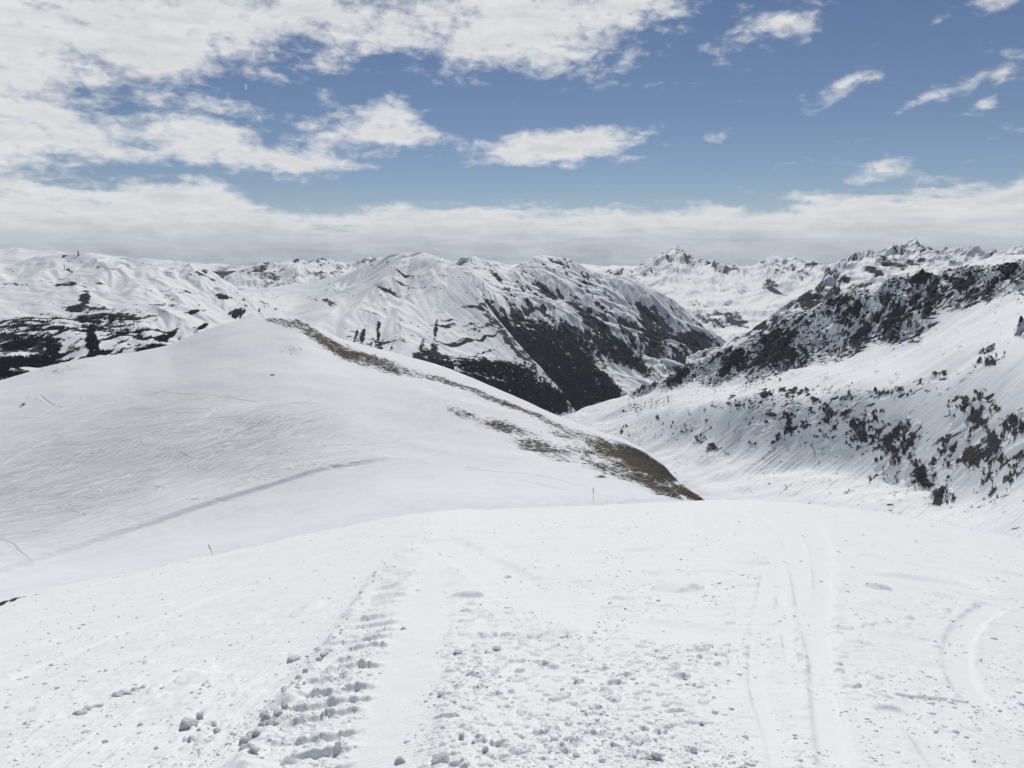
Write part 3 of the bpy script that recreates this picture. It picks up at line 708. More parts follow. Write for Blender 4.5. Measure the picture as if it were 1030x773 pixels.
# bare earth poking out at the far left crest
dark = blobs(px, py, [(3, 607.6, 9, 1.0, -17, .95), (15, 604.4, 7, 1.2, -17, 1.05), (27, 601.2, 8, .8, -14, .9), (37.5, 598.4, 3, 1.3, 0, 1.05), (44, 597, 4.5, .8, -12, .95)], 1.5) + .25 * fbm(X / .5, Y / .5, 381, 3)
H += np.clip(dark, 0, 1) * .05
bare_p = dark * (Rr < 75) * (Rr > 30)
M_piste = snow_ground('trodden_piste_snow', .5, .03, .010, snow=(.835, .862, .868), rock=(.04, .038, .04), amp=.12, snow_relief=.4)
zp = np.zeros_like(X)
piste_grid = (Rr, Z + H, azs)
ZP = Z + H
grid_obj('piste', X, Y, ZP, {'bare': bare_p, 'brown': zp, 'wood': zp}, M_piste)
def piste_z(x, y):
    a = math.atan2(x, y); rr = math.hypot(x, y)
    j = int(np.clip(np.searchsorted(azs, a), 1, len(azs) - 1)); q = (a - azs[j - 1]) / (azs[j] - azs[j - 1])
    return float((1 - q) * np.interp(rr, dd, ZP[:, j - 1]) + q * np.interp(rr, dd, ZP[:, j]))

# ================================================================== HILL beyond the piste
Kl = [
    ('off', 1, -34, -14),
    [(-500, 700, 78), (-150, 665, 82), (0, 618, 86), (60, 604, 90), (130, 588, 94), (213, 567, 98), (280, 551, 100), (350, 535, 102), (400, 524, 104), (440, 517, 105), (500, 515.5, 106), (600, 511, 112), (680, 508, 122), (720, 508, 130), (800, 525, 140), (900, 560, 140)],
    [(-500, 640, 120), (-150, 600, 130), (0, 577, 140), (60, 564, 150), (130, 545, 160), (213, 520, 172), (280, 500, 180), (330, 482, 190), (380, 472, 190), (440, 480, 170), (500, 488, 160), (600, 494, 150), (680, 503, 152), (720, 507, 160), (800, 530, 170), (900, 570, 170)],
    [(-500, 530, 260), (-150, 490, 270), (0, 455, 280), (60, 442, 285), (130, 425, 300), (213, 408, 310), (280, 400, 310), (350, 405, 300), (440, 425, 280), (500, 440, 260), (560, 455, 240), (600, 468, 220), (660, 490, 200), (720, 506, 195), (800, 535, 200), (900, 580, 200)],
    [(-500, 430, 420), (-150, 405, 420), (0, 384, 430), (30, 375, 440), (60, 366, 450), (90, 360, 455), (130, 356, 460), (170, 348, 465), (200, 335, 470), (225, 326, 475), (245, 321.5, 480), (265, 320, 480), (280, 320, 480), (300, 321, 470), (312, 326, 465), (325, 333, 460), (345, 342, 450), (375, 350, 438), (405, 358, 425), (440, 368, 410), (470, 379, 395), (500, 391, 380), (530, 404, 365), (560, 418, 350), (600, 433, 325), (630, 443, 305), (650, 453, 290), (668, 467, 275), (684, 486, 262), (700, 497, 250), (715, 504, 240), (740, 520, 235), (800, 560, 230), (900, 620, 230)],
    ('off', 4, 22, -9), ('off', 4, 90, -62), ('off', 4, 500, -420),
]
rows = [10, 150, 290, 240, 14, 10, 12]
X, Y, Z, gx, gy, r, az = loft(Kl, 1150, rows, 9)
px, py = sight(X, Y, Z); i3 = rows_index(rows, 4); I = np.arange(X.shape[0])[:, None]
vis = (I <= i3 + 6)
Hh = fbm(X / 70, Y / 70, 401, 3) * 2.2 * sstep(120, 200, r) * (1 - .85 * np.exp(-((I - i3) / 54.0) ** 2)) + fbm(X / 14, Y / 14, 402, 4) * .28 + fbm(X / 3, Y / 3, 403, 3) * .05
# groomed cat-track bank across the basin
road = [(-40, 590), (0, 577), (60, 557), (120, 538), (180, 520), (240, 502), (300, 484), (340, 473), (375, 466), (400, 462)]
RP = []
for p in spline(road, 3):
    h = hit(p[0], p[1], r, Z, az, 11)
    if h: RP.append(h[:2])
dR, sR, runR, LR = seg_dist(X, Y, RP)
up_side = py < np.interp(px, [p[0] for p in road], [p[1] for p in road])
sd = np.where(up_side, dR, -dR)
endf = sstep(LR * 1.0, LR * .72, runR)
bank = 2.0 * (.35 + .65 * endf)
Hh += bank * .55 * (sstep(-.3, 1.2, sd) * sstep(60, 6, sd) * .9 - .25 * np.exp(-((sd + 1.6) / 1.8) ** 2)) * sstep(1.0, .97, runR / LR)
Hh += .18 * np.exp(-((sd - 5.0) / 1.0) ** 2) * endf
# ski lines cut in the basin
def hitpoly(P, n=4):
    out = []
    for p in spline(P, n):
        h = hit(p[0], p[1], r, Z, az, 11)
        if h: out.append(h[:2])
    return out
lines_ = [[(40, 400), (55, 408), (75, 408), (100, 400), (130, 394)], [(0, 420), (60, 418), (110, 405), (150, 396), (200, 398), (260, 404)], [(118, 402), (140, 397), (180, 397), (230, 402)],
          [(0, 545), (12, 550), (20, 560), (32, 567)], [(70, 515), (85, 522)], [(150, 488), (165, 494), (185, 490)], [(180, 455), (200, 462), (240, 458)], [(60, 470), (140, 440), (240, 425)],
          [(0, 490), (70, 455), (150, 430), (250, 418)], [(20, 520), (100, 480), (180, 455), (280, 445)], [(0, 470), (60, 440), (160, 418)], [(130, 520), (200, 485), (300, 455), (400, 445)], [(590, 490), (540, 480), (470, 468)], [(520, 484), (560, 492), (596, 497), (640, 503)]]
rg2 = random.Random(5)
for k in range(100):
    x0 = rg2.uniform(-20, 300); y0 = rg2.uniform(420, 545)
    y0 = min(y0, np.interp(x0, [p[0] for p in road], [p[1] for p in road]) - 8)
    L = rg2.uniform(25, 120); sl = rg2.uniform(.12, .48); cv = rg2.uniform(-.18, .18)
    lines_.append([(x0 + L * t, y0 - L * t * sl - cv * L * 4 * t * (1 - t) * .5) for t in (0, .25, .5, .75, 1)])
for P in lines_:
    q = hitpoly(P)
    if len(q) < 2: continue
    d, s, _, _ = seg_dist(X, Y, q, 2.5)
    w = np.maximum(.16, r / 720 * .85)
    dp_ = np.clip(r / 300, .3, 1); Hh -= .42 * dp_ * np.exp(-(d / w) ** 2); Hh += .16 * dp_ * np.exp(-((d - 1.9 * w) / w) ** 2)
# bare ground: along the crest, a patch on the shoulder, the steep brown face
ud = np.array([173., -254.]); ud /= np.linalg.norm(ud)
U = X * ud[0] + Y * ud[1]; Vv = -X * ud[1] + Y * ud[0]
st = fbm(U / 8, Vv / 1.7, 411, 5, .65); sf = fbm(X / 2.2, Y / 2.2, 412, 4, .6)
rl = np.array([(p[0], p[1]) for p in Kl[4]]); below = py - np.interp(px, rl[:, 0], rl[:, 1])
cen = np.interp(px, [250, 275, 310, 345, 400, 440, 500, 560, 600], [1, 3, 8, 12, 14, 13, 12, 11, 10])
wid = np.interp(px, [250, 270, 300, 345, 400, 430, 460, 500, 560, 600, 640], [1.2, 3.5, 9, 9, 7, 4, 4.5, 5, 4.5, 8, 8])
cb = np.exp(-(np.abs(below - cen) / wid) ** 3) * sstep(248, 275, px) * sstep(680, 640, px)
cb *= np.interp(px, [250, 280, 320, 345, 400, 425, 450, 520, 560, 600], [.85, .8, .95, 1.05, .95, .62, .92, .95, .75, .8])
patch = blobs(px, py, [(468, 418, 26, 5, 14, .85), (508, 431, 36, 8, 17, .9), (548, 451, 50, 11, 20, .9), (590, 455, 30, 5, 14, .8), (600, 468, 40, 8, 20, .85), (570, 440, 36, 6, 25, .7), (50, 366, 22, 3, -8, .8), (60, 372, 30, 6, -10, .45), (22, 408, 5, 1.6, -30, .9), (274, 380, 2.6, 1.1, 0, 1.0), (30, 398, 10, 1.5, -50, .6), (604, 481, 8, 1.6, 0, .9), (290, 352, 30, 14, 0, .45), (25, 392, 20, 16, -40, .28)], 1.3)
face = sstep(0, 5, below + 1) * blobs(px, py, [(610, 452, 30, 12, 25, 1.1), (640, 462, 34, 16, 30, 1.35), (665, 474, 22, 16, 35, 1.4), (655, 487, 44, 8, 22, 1.1), (690, 496, 24, 6, 20, 1.2), (700, 501, 18, 4, 12, 1.2), (640, 480, 60, 10, 22, .9), (625, 470, 40, 7, 20, .85)], 1.6)
mb = np.maximum(np.maximum(cb, patch), face)
bare = mb * .66 + st * .34 + sf * .34 - .05 + fbm(X / 17, Y / 17, 413, 3) * .22
bare = np.where(mb < .05, 0, bare)
steepface = blobs(px, py, [(655, 462, 26, 10, 38, 1), (640, 455, 30, 8, 28, .8), (672, 476, 14, 12, 40, 1)], 1.5)
Hh += sstep(.3, .7, bare) * (.15 + .5 * fbm(X / 1.6, Y / 1.6, 421, 4) + .15 * st)
tr = blobs(px, py, [(90, 470, 150, 55, -22, 1), (220, 450, 130, 40, -10, .8), (120, 430, 120, 30, -5, .7), (400, 430, 130, 50, 0, .25)], 1.2)
M_hill = snow_ground('wind_packed_snow_and_grass', 1.4, .45, .4, brown=(.115, .092, .062), rock=(.05, .048, .046), amp=1.0, tracks=True, snow=(.83, .858, .872), sharp=.12)
ZK = Z + Hh
grid_obj('hill', X, Y, ZK, {'bare': bare, 'brown': np.clip(1 - steepface * .8, 0, 1), 'wood': np.zeros_like(X), 'tracks': np.clip(tr + .2, 0, 1) * np.ones_like(X)}, M_hill)
KG = (r, ZK, az)

# ================================================================== THINGS
import bmesh
def lathe_bm(prof, n=10, bm=None, off=(0, 0, 0)):
    bm = bm or bmesh.new(); rings = []
    for rad_, z in prof:
        rings.append([bm.verts.new((off[0] + rad_ * math.cos(2 * math.pi * k / n), off[1] + rad_ * math.sin(2 * math.pi * k / n), off[2] + z)) for k in range(n)])
    for a, b in zip(rings[:-1], rings[1:]):
        for k in range(n): bm.faces.new((a[k], a[(k + 1) % n], b[(k + 1) % n], b[k]))
    bm.faces.new(rings[0][::-1]); bm.faces.new(rings[-1]); return bm
def box_bm(c, s, bm=None, rz=0):
    bm = bm or bmesh.new(); vs = []
    for dx in (-.5, .5):
        for dy in (-.5, .5):
            for dz in (-.5, .5):
                x, y = dx * s[0], dy * s[1]
                vs.append(bm.verts.new((c[0] + x * math.cos(rz) - y * math.sin(rz), c[1] + x * math.sin(rz) + y * math.cos(rz), c[2] + dz * s[2])))
    for f in ((0, 1, 3, 2), (4, 6, 7, 5), (0, 4, 5, 1), (2, 3, 7, 6), (0, 2, 6, 4), (1, 5, 7, 3)): bm.faces.new([vs[i] for i in f])
    return bm
def bm_obj(name, bm, mat, parent=None, smooth=False):
    bmesh.ops.recalc_face_normals(bm, faces=bm.faces)
    me = bpy.data.meshes.new(name); bm.to_mesh(me); bm.free()
    if smooth: me.polygons.foreach_set('use_smooth', [True] * len(me.polygons))
    return add_obj(name, me, mat, parent)
def empty(name, loc, rot=(0, 0, 0)):
    o = bpy.data.objects.new(name, None); COL.objects.link(o); o.location = loc; o.rotation_euler = rot; return o

M_wood = plain('weathered_pole_wood', (.30, .16, .11), .8, 0, .3, 8)
M_red = plain('faded_red_sleeve', (.42, .05, .04), .6, 0, .2, 6)
M_dark = plain('dark_painted_steel', (.05, .052, .06), .5, .2, .3, 2)
M_hut = plain('dark_hut_boards', (.06, .05, .045), .8, 0, .3, 1)
M_roofsnow = plain('roof_snow', (.8, .82, .85), .6, 0, .04, 1)

def marker(px, py0, rr, height, lean, label):
    a, t = bearing(px, py0)
    x, y = rr * math.sin(a), rr * math.cos(a); z = rr * float(t)
    root = empty('marker_pole', (x, y, z - .05), lean)
    tag(root, label, 'marker pole', 'piste marker poles')
    bm_obj('pole', lathe_bm([(.026, -.5), (.026, height * .56), (.02, height * .56 + .01)], 10), M_wood, root, True)
    s = bm_obj('marker_sleeve', lathe_bm([(.03, height * .56 - .02), (.055, height * .56), (.06, height * .97), (.03, height)], 12), M_red, root, True)
    return root
h1 = hit(596, 502, *[KG[0], KG[1], KG[2]], 10)
marker(596.5, 502.5, 118, 2.15, (0, R(1), 0), 'slim reddish marker pole upright in the snow below the brown grassy shoulder')
marker(214.5, 559.5, 100, 1.75, (R(2), R(-16), 0), 'slim reddish marker pole leaning left beside the smooth snow left of the piste')

# masts and huts on the left mountain
def mast(px, py, height, w, label, cabin=False):
    h = hit(px, py, LX[0], LX[1], LX[2], 8) 
    if h is None: h = tuple(at(px, py, 3790)) + (3790,)
    a, t = bearing(px, py)
    root = empty('mast', (h[0], h[1], h[2] - 1)); tag(root, label, 'mast')
    bm = bmesh.new()
    for sx in (-1, 1):
        for sy in (-1, 1):
            n = 6
            for k in range(n):
                f0, f1 = k / n, (k + 1) / n; w0 = w * (1 - .75 * f0) / 2; w1 = w * (1 - .75 * f1) / 2
                vs = []
                for (ww, zz) in ((w0, f0 * height), (w1, f1 * height)):
                    for dx, dy in ((-.3, -.3), (.3, -.3), (.3, .3), (-.3, .3)):
                        vs.append(bm.verts.new((sx * ww + dx * w * .3, sy * ww + dy * w * .3, zz)))
                for q in range(4): bm.faces.new((vs[q], vs[(q + 1) % 4], vs[4 + (q + 1) % 4], vs[4 + q]))
    for k in range(1, 6): box_bm((0, 0, k / 6 * height), (w * (1 - .75 * k / 6) + .4, w * (1 - .75 * k / 6) + .4, height * .02), bm)
    bm_obj('lattice_tower', bm, M_dark, root)
    bm_obj('antenna', lathe_bm([(w * .10, height * .98), (w * .06, height * 1.25)], 6), M_dark, root)
    if cabin: bm_obj('cabin', box_bm((0, 0, height * .06), (w * 1.5, w * 1.2, height * .12)), M_hut, root)
    return root
mast(79, 257.2, 23, 5, 'tall dark mast on the snowy top of the far left mountain', True)
mast(65, 272, 24, 2.6, 'thin mast on the slope below the summit of the far left mountain')
def hut(px, py, s, label):
    h = hit(px, py, LX[0], LX[1], LX[2], 8)
    if h is None: h = tuple(at(px, py, 3790)) + (3790,)
    root = empty('hut', (h[0], h[1], h[2] - 2)); tag(root, label, 'hut', 'huts on the left mountain')
    bm_obj('wall', box_bm((0, 0, s * .3), (s, s * .7, s * .6)), M_hut, root)
    bm = bmesh.new(); a = s * .55; b = s * .4; z0, z1 = s * .6 + .02, s * .9
    P = [bm.verts.new(v) for v in ((-a, -b, z0), (a, -b, z0), (a, b, z0), (-a, b, z0), (-a, 0, z1), (a, 0, z1))]
    for f in ((0, 1, 5, 4), (2, 3, 4, 5), (0, 4, 3), (1, 2, 5), (0, 3, 2, 1)): bm.faces.new([P[i] for i in f])
    bm_obj('roof', bm, M_roofsnow, root)
hut(68.5, 272.2, 12, 'small dark hut beside the thin mast on the left mountain')
hut(64.5, 258.2, 11, 'small dark hut left of the tall mast on the mountain top')

# lumps of snow
M_clod = plain('snow_lump', (.86, .895, .91), .65, 0, .03, 60, .012)
def clod_mesh(seed, sub=4, flat=.85, rough=.5):
    bm = bmesh.new(); bmesh.ops.create_icosphere(bm, subdivisions=sub, radius=1)
    co = np.array([v.co[:] for v in bm.verts])
    rs = np.random.default_rng(seed)
    fc = rs.normal(size=(15, 3)); fc /= np.linalg.norm(fc, axis=1)[:, None]; fd = rs.uniform(.62, 1.0, 15)
    dt = co @ fc.T; s = np.where(dt > .05, fd[None] / np.maximum(dt, .05), 9).min(1); s = np.minimum(s, 1.2)
    hi = sum(np.sin(co @ (rs.normal(size=3) * 9) + rs.uniform(0, 6)) for _ in range(8)) * .010
    pp = co * 3.1; s = s + hi + .07 * fbm(pp[:, 0] + pp[:, 2] * .7, pp[:, 1] - pp[:, 2] * .7, seed, 3) * 2 + .05 * fbm(pp[:, 1] * 3 + pp[:, 2] * 2.1, pp[:, 0] * 3 - pp[:, 2] * 2.1, seed + 4, 3) * 2
    co = co * s[:, None]; co[:, 2] *= flat
    for v, c in zip(bm.verts, co): v.co = c
    return bm
def snow_soft(m):
    b = m.node_tree.nodes['Principled BSDF']; b.inputs['Subsurface Weight'].default_value = .6
    b.inputs['Subsurface Radius'].default_value = (1, 1, 1); b.inputs['Subsurface Scale'].default_value = .03
snow_soft(M_clod)
clod_meshes = []
for k in range(6):
    bm = clod_mesh(50 + k); me = bpy.data.meshes.new('snow_lump'); bm.to_mesh(me); bm.free()
    me.polygons.foreach_set('use_smooth', [True] * len(me.polygons)); me.materials.append(M_clod); clod_meshes.append(me)
def clod(px, py, wpx, hpx, k, rz, label, group=None, tilt=0):
    """px,py: centre of the lump; wpx,hpx its seen width and height"""
    x, y = on_piste(px, py + hpx * .35)
    rr = math.hypot(x, y); z = piste_z(x, y); dist = math.sqrt(x * x + y * y + z * z)
    s = wpx / 2 / F * dist * .88; v = hpx / 2 / F * dist * .82
    o = bpy.data.objects.new('snow_lump', clod_meshes[k % 6]); COL.objects.link(o)
    o.location = (x, y, z + v * .45); o.scale = (s, s * .9, v * 1.05); o.rotation_euler = (0, tilt, rz)
    tag(o, label, 'snow lump', group)
    return o
G1 = 'larger snow lumps lying on the piste'
big = [
    (190, 727, 17, 16, 0, .4, 'largest rounded snow lump on the smooth slope in the lower left'),
    (201, 720, 10, 9, 1, 1.2, 'smaller snow lump touching the back of the largest rounded lump'),
    (215, 729, 6, 8, 2, .2, 'small upright snow lump just right of the largest rounded lump'),
    (218.5, 738, 8, 9, 3, 2.2, 'pointed snow lump in front of the small upright one, right of the largest lump'),
    (445, 763, 19, 13, 4, .3, 'dark smooth rounded snow lump at the bottom edge, right of the smooth strip'),
    (402, 762, 12, 11, 5, 2.6, 'round snow lump with a dark hollow at the bottom edge beside the smooth strip'),
    (488, 756, 9, 10, 0, 1.9, 'upright snow lump at the bottom edge, right of the dark smooth one'),
    (464, 743, 8, 8, 1, .9, 'pale snow lump above and between two bottom edge lumps'),
    (259, 742, 8, 9, 2, 1.1, 'round snow lump at the outer foot of the ploughed berm'),
    (252, 759, 8, 8, 3, .5, 'round snow lump nearest the camera below the ploughed berm'),
    (290, 768, 16, 9, 4, .8, 'broad broken snow lump at the bottom edge within the cleat marks'),
    (268, 725, 11, 13, 5, .7, 'tall tilted slab of snow on the ploughed berm in the lower left'),
    (280, 723, 12, 9, 0, 2.4, 'wide rounded slab of snow at the berm edge next to the tall tilted slab'),
    (294, 660, 15, 8, 1, .3, 'twin dark snow lump alone on the slope left of the upper berm'),
    (246, 748, 9, 7, 3, 1.6, 'crumbled snow lump below the round one at the foot of the berm'),
    (406, 628, 7, 5, 5, .4, 'small dark snow lump at the right edge of the cleat marks'),
    (511, 577, 9, 5, 4, .6, 'flat dark snow lump on the middle of the piste above the rubble'),
    (444, 699, 10, 5, 2, .1, 'flat crescent of snow half buried right of the smooth strip'),
    (461, 658, 11, 5, 0, .3, 'flat dark snow lump, first of two side by side on the mid piste'),
    (500, 656, 10, 5, 3, .9, 'flat dark snow lump, second of two side by side on the mid piste'),
]
for c in big: clod(*c[:6], c[6], G1)
G2 = 'snow chunks along the ploughed berm'
rg3 = random.Random(11)
for i in range(46):
    t = rg3.uniform(0, 1) ** .8; yy = 560 + 205 * t
    xx = np.interp(yy, [p[1] for p in trk], [p[0] for p in trk])
    wscale = np.interp(yy, [560, 650, 770], [3, 7, 14])
    xx -= np.interp(yy, [560, 650, 770], [14, 36, 62]) * rg3.uniform(.75, 1.25)
    w = wscale * rg3.uniform(.45, .95)
    clod(xx, yy, w, w * rg3.uniform(.55, .9), rg3.randrange(6), rg3.uniform(0, 6.28), 'small snow chunk among the many tumbled along the ploughed berm left of the cleat marks', G2, rg3.uniform(-.4, .4))
G3 = 'snow chunks scattered over the right half of the piste'
for i in range(44):
    yy = 575 + 190 * rg3.uniform(0, 1) ** .8; xx = rg3.uniform(465, 760)
    if 560 < yy < 620 and xx > 560: continue
    w = np.interp(yy, [560, 650, 770], [3, 5, 9]) * rg3.uniform(.5, 1.1)
    clod(xx, yy, w, w * rg3.uniform(.35, .6), rg3.randrange(6), rg3.uniform(0, 6.28), 'small flat snow chunk among those scattered over the rubbly middle of the piste', G3)
G4 = 'snow chunks on the smooth left slope'
for i in range(40):
    yy = 600 + 160 * rg3.uniform(0, 1); xx = rg3.uniform(10, np.interp(yy, [600, 770], [330, 230]))
    w = np.interp(yy, [600, 770], [3, 6]) * rg3.uniform(.5, 1.1)
    clod(xx, yy, w, w * rg3.uniform(.5, .8), rg3.randrange(6), rg3.uniform(0, 6.28), 'small snow chunk among those rolled out over the slope left of the berm', G4)
for k in range(9):
    u_ = k / 8; w_ = rg3.uniform(4, 8)
    clod(116 + 26 * u_ + rg3.uniform(-2, 2), 697 - 9 * u_ + rg3.uniform(-1.5, 1.5), w_, w_ * .6, k, rg3.uniform(0, 6), 'small snow chunk in the upper short row on the slope left of the largest lump', 'upper row of snow chunks on the left slope', .2)
for k in range(10):
    u_ = k / 9; w_ = rg3.uniform(5, 9)
    clod(74 + 24 * u_ + rg3.uniform(-2, 2), 718 - 11 * u_ + rg3.uniform(-1.5, 1.5), w_, w_ * .6, k, rg3.uniform(0, 6), 'small snow chunk in the lower clotted row near the left edge', 'lower row of snow chunks on the left slope', .2)

# crumbs too many to count
def _clump(x, y):
    u_ = x * math.cos(TH_LEFT) + y * math.sin(TH_LEFT); v_ = -x * math.sin(TH_LEFT) + y * math.cos(TH_LEFT)
    return float(np.clip(.3 + 2.0 * fbm(np.array([u_ / 2.2]), np.array([v_ / .6]), 611, 3)[0], .02, 1))
def crumbs(n):
    bm = bmesh.new(); bmesh.ops.create_icosphere(bm, subdivisions=1, radius=1)
    c0 = np.array([v.co[:] for v in bm.verts]); f0 = np.array([[v.index for v in f.verts] for f in bm.faces]); bm.free()
    pts = []
    while len(pts) < n:
        yy = 513 + 262 * rng.random(); xx = rng.uniform(0, 1030)
        tx = np.interp(yy, [p[1] for p in trk], [p[0] for p in trk]); fx = np.interp(yy, [p[1] for p in flat], [p[0] for p in flat])
        wst = np.interp(yy, [530, 770], [8, 60])
        lf = xx < tx - wst * .3
        p = .35 if lf else .8
        if abs(xx - fx) < wst * .5: p = .04
        if lf and abs(xx - (tx - wst)) < wst * .6: p = 1
        if xx > 760: p *= .35
        x, y = on_piste(xx, yy)
        if rng.random() < p * _clump(x, y):
            pts.append((x, y, piste_z(x, y), yy))
    P = np.array(pts); dist = np.linalg.norm(P[:, :3], axis=1)
    s = rng.lognormal(-.45, .5, n) * dist / F * np.interp(P[:, 3], [530, 770], [.7, 1.5])
    s = np.minimum(s, .03 + dist * .001)
    ang = rng.uniform(0, 6.28, n)
    jit = 1 + rng.uniform(-.3, .3, (n, len(c0), 1)); V = c0[None] * jit * s[:, None, None]
    V[:, :, 0] *= 1.25; V[:, :, 2] *= .7
    x = V[:, :, 0] * np.cos(ang)[:, None] - V[:, :, 1] * np.sin(ang)[:, None]; y = V[:, :, 0] * np.sin(ang)[:, None] + V[:, :, 1] * np.cos(ang)[:, None]
    V[:, :, 0] = x + P[:, 0:1]; V[:, :, 1] = y + P[:, 1:2]; V[:, :, 2] += (P[:, 2] - s * .05)[:, None]
    T = f0[None] + (np.arange(n) * len(c0))[:, None, None]
    return V.reshape(-1, 3), T.reshape(-1, 3)
V, T = crumbs(7000)
o = add_obj('snow_debris', np_mesh('snow_debris', V, T), M_clod); tag(o, 'fine snow crumbs strewn over the piste', 'snow crumbs', kind='stuff')

# day moon: a thin crescent
def moon():
    c = at(246, 88, 60000.); d = np.linalg.norm(c); rad_ = d / F * 2.1
    fwd = c / d; right = np.cross(fwd, (0, 0, 1)); right /= np.linalg.norm(right); upv = np.cross(right, fwd)
    V = []; Fc = []; n = 14; m = 5
    for i in range(n + 1):
        a = -math.pi / 2 + math.pi * i / n
        for j in range(m + 1):
            lon = (.10 + .40 * j / m) * math.pi          # lit sliver of the ball, right limb
            p = right * math.cos(a) * math.sin(lon) + upv * math.sin(a) - fwd * math.cos(a) * math.cos(lon)
            V.append(c + p * rad_)
    for i in range(n):
        for j in range(m):
            k = i * (m + 1) + j; Fc.append((k, k + 1, k + m + 2, k + m + 1))
    mt, nt, b = new_mat('moon_glow'); b.inputs['Base Color'].default_value = (.3, .3, .3, 1)
    b.inputs['Emission Color'].default_value = (.45, .52, .68, 1); b.inputs['Emission Strength'].default_value = .62  # sunlit face of the moon put in as emission
    o = add_obj('moon', np_mesh('moon', V, Fc), mt); tag(o, 'tiny pale crescent of the day moon in the blue gap between clouds', 'moon')
moon()

# ================================================================== SKY AND LIGHT
SUN_AZ, SUN_EL = 7.0, 49.5
w = bpy.data.worlds.new('World'); scn.world = w; w.use_nodes = True
nt = w.node_tree; N = nt.nodes; L = nt.links; N.clear()
out = N.new('ShaderNodeOutputWorld')
sky = N.new('ShaderNodeTexSky'); sky.sky_type = 'NISHITA'; sky.sun_disc = False
sky.sun_elevation = R(SUN_EL); sky.sun_rotation = R(SUN_AZ); sky.altitude = 2500; sky.air_density = 1.0; sky.dust_density = .2; sky.ozone_density = 1.1
bg = N.new('ShaderNodeBackground'); bg.inputs['Strength'].default_value = .056
tnt = N.new('ShaderNodeMix'); tnt.data_type = 'RGBA'; tnt.blend_type = 'MULTIPLY'; tnt.inputs[0].default_value = 1
L.new(sky.outputs[0], tnt.inputs[6]); tnt.inputs[7].default_value = (.96, .975, 1.05, 1); L.new(tnt.outputs[2], bg.inputs['Color'])
tc = N.new('ShaderNodeTexCoord'); sep = N.new('ShaderNodeSeparateXYZ'); L.new(tc.outputs['Generated'], sep.inputs[0])
def M_(op, *a, clamp=False):
    n = N.new('ShaderNodeMath'); n.operation = op; n.use_clamp = clamp
    for i, v in enumerate(a):
        if isinstance(v, (int, float)): n.inputs[i].default_value = v
        else: L.new(v, n.inputs[i])
    return n.outputs[0]
xo, yo, zo = sep.outputs
AZ = M_('MULTIPLY', M_('ARCTAN2', xo, yo), 180 / math.pi); EL = M_('MULTIPLY', M_('ARCSINE', zo), 180 / math.pi)
# layered coordinates: the cloud deck seen in perspective
zz = M_('ADD', M_('MAXIMUM', zo, 0), .085)
cmb = N.new('ShaderNodeCombineXYZ'); L.new(M_('DIVIDE', xo, zz), cmb.inputs[0]); L.new(M_('DIVIDE', yo, zz), cmb.inputs[1])
ae = N.new('ShaderNodeCombineXYZ'); L.new(AZ, ae.inputs[0]); L.new(EL, ae.inputs[1])
def noiseW(vec, scale, det, rough, off=(0, 0, 0), rot=0, sc=(1, 1, 1)):
    mp = N.new('ShaderNodeMapping'); mp.inputs['Location'].default_value = off; mp.inputs['Rotation'].default_value = (0, 0, rot); mp.inputs['Scale'].default_value = sc
    L.new(vec, mp.inputs['Vector'])
    t = N.new('ShaderNodeTexNoise'); t.inputs['Scale'].default_value = scale; t.inputs['Detail'].default_value = det; t.inputs['Roughness'].default_value = rough
    L.new(mp.outputs[0], t.inputs['Vector']); return t
warp = noiseW(ae.outputs[0], .2, 1, .5)
vm = N.new('ShaderNodeVectorMath'); vm.operation = 'SUBTRACT'; L.new(warp.outputs['Color'], vm.inputs[0]); vm.inputs[1].default_value = (.5, .5, .5)
vs_ = N.new('ShaderNodeVectorMath'); vs_.operation = 'MULTIPLY'; L.new(vm.outputs[0], vs_.inputs[0]); vs_.inputs[1].default_value = (7, 3.0, 0)
va = N.new('ShaderNodeVectorMath'); va.operation = 'ADD'; L.new(ae.outputs[0], va.inputs[0]); L.new(vs_.outputs[0], va.inputs[1])
AEW = va.outputs[0]
# soft masses: photo px -> azimuth/elevation in degrees (cx, cy, rx, ry in photo px, tilt, weight)
masses = [
    (10, 55, 95, 80, 0, 1.3), (130, 14, 160, 42, -4, 1.3), (330, 18, 170, 30, 4, 1.15), (520, 20, 110, 34, -4, 1.25), (600, 8, 80, 22, 0, 1.1), (540, 40, 40, 20, -30, .9), (-150, 60, 220, 130, 0, 1.4),
    (50, 122, 110, 20, 14, 1.2), (200, 142, 120, 15, 8, 1.25), (300, 153, 75, 14, 2, 1.3), (395, 125, 38, 20, 8, 1.15), (335, 92, 22, 9, 20, .75), (330, 120, 30, 10, -10, .6), (10, 172, 55, 8, 6, .9), (215, 184, 40, 8, 14, .7),
    (556, 147, 88, 15, -3, 1.3), (716, 141, 26, 6, -6, .85), (708, 144, 16, 4, 10, .6), (655, 133, 10, 6, 0, .6), (640, 55, 24, 8, -5, .8), (745, 35, 42, 14, -15, .85), (805, 18, 52, 13, -10, .8), (725, 68, 14, 7, 20, .7), (830, 87, 34, 9, -14, .8), (880, 67, 30, 6, -25, .6), (950, 88, 46, 6, -22, .8), (1015, 66, 26, 6, -18, .65), (985, 101, 18, 6, -18, .6), (935, 23, 16, 6, -10, .5), (1010, 3, 30, 8, 0, .6), (905, 175, 62, 8, -2, .9), (1010, 130, 26, 6, 0, .45),
    (270, 78, 20, 5, 0, .5), (230, 112, 34, 10, 10, .6), (435, 105, 30, 8, 0, .35), (450, 88, 20, 6, 0, .35), (1200, 60, 160, 60, 0, .9), (80, 90, 50, 14, 20, .55),
]
acc = None
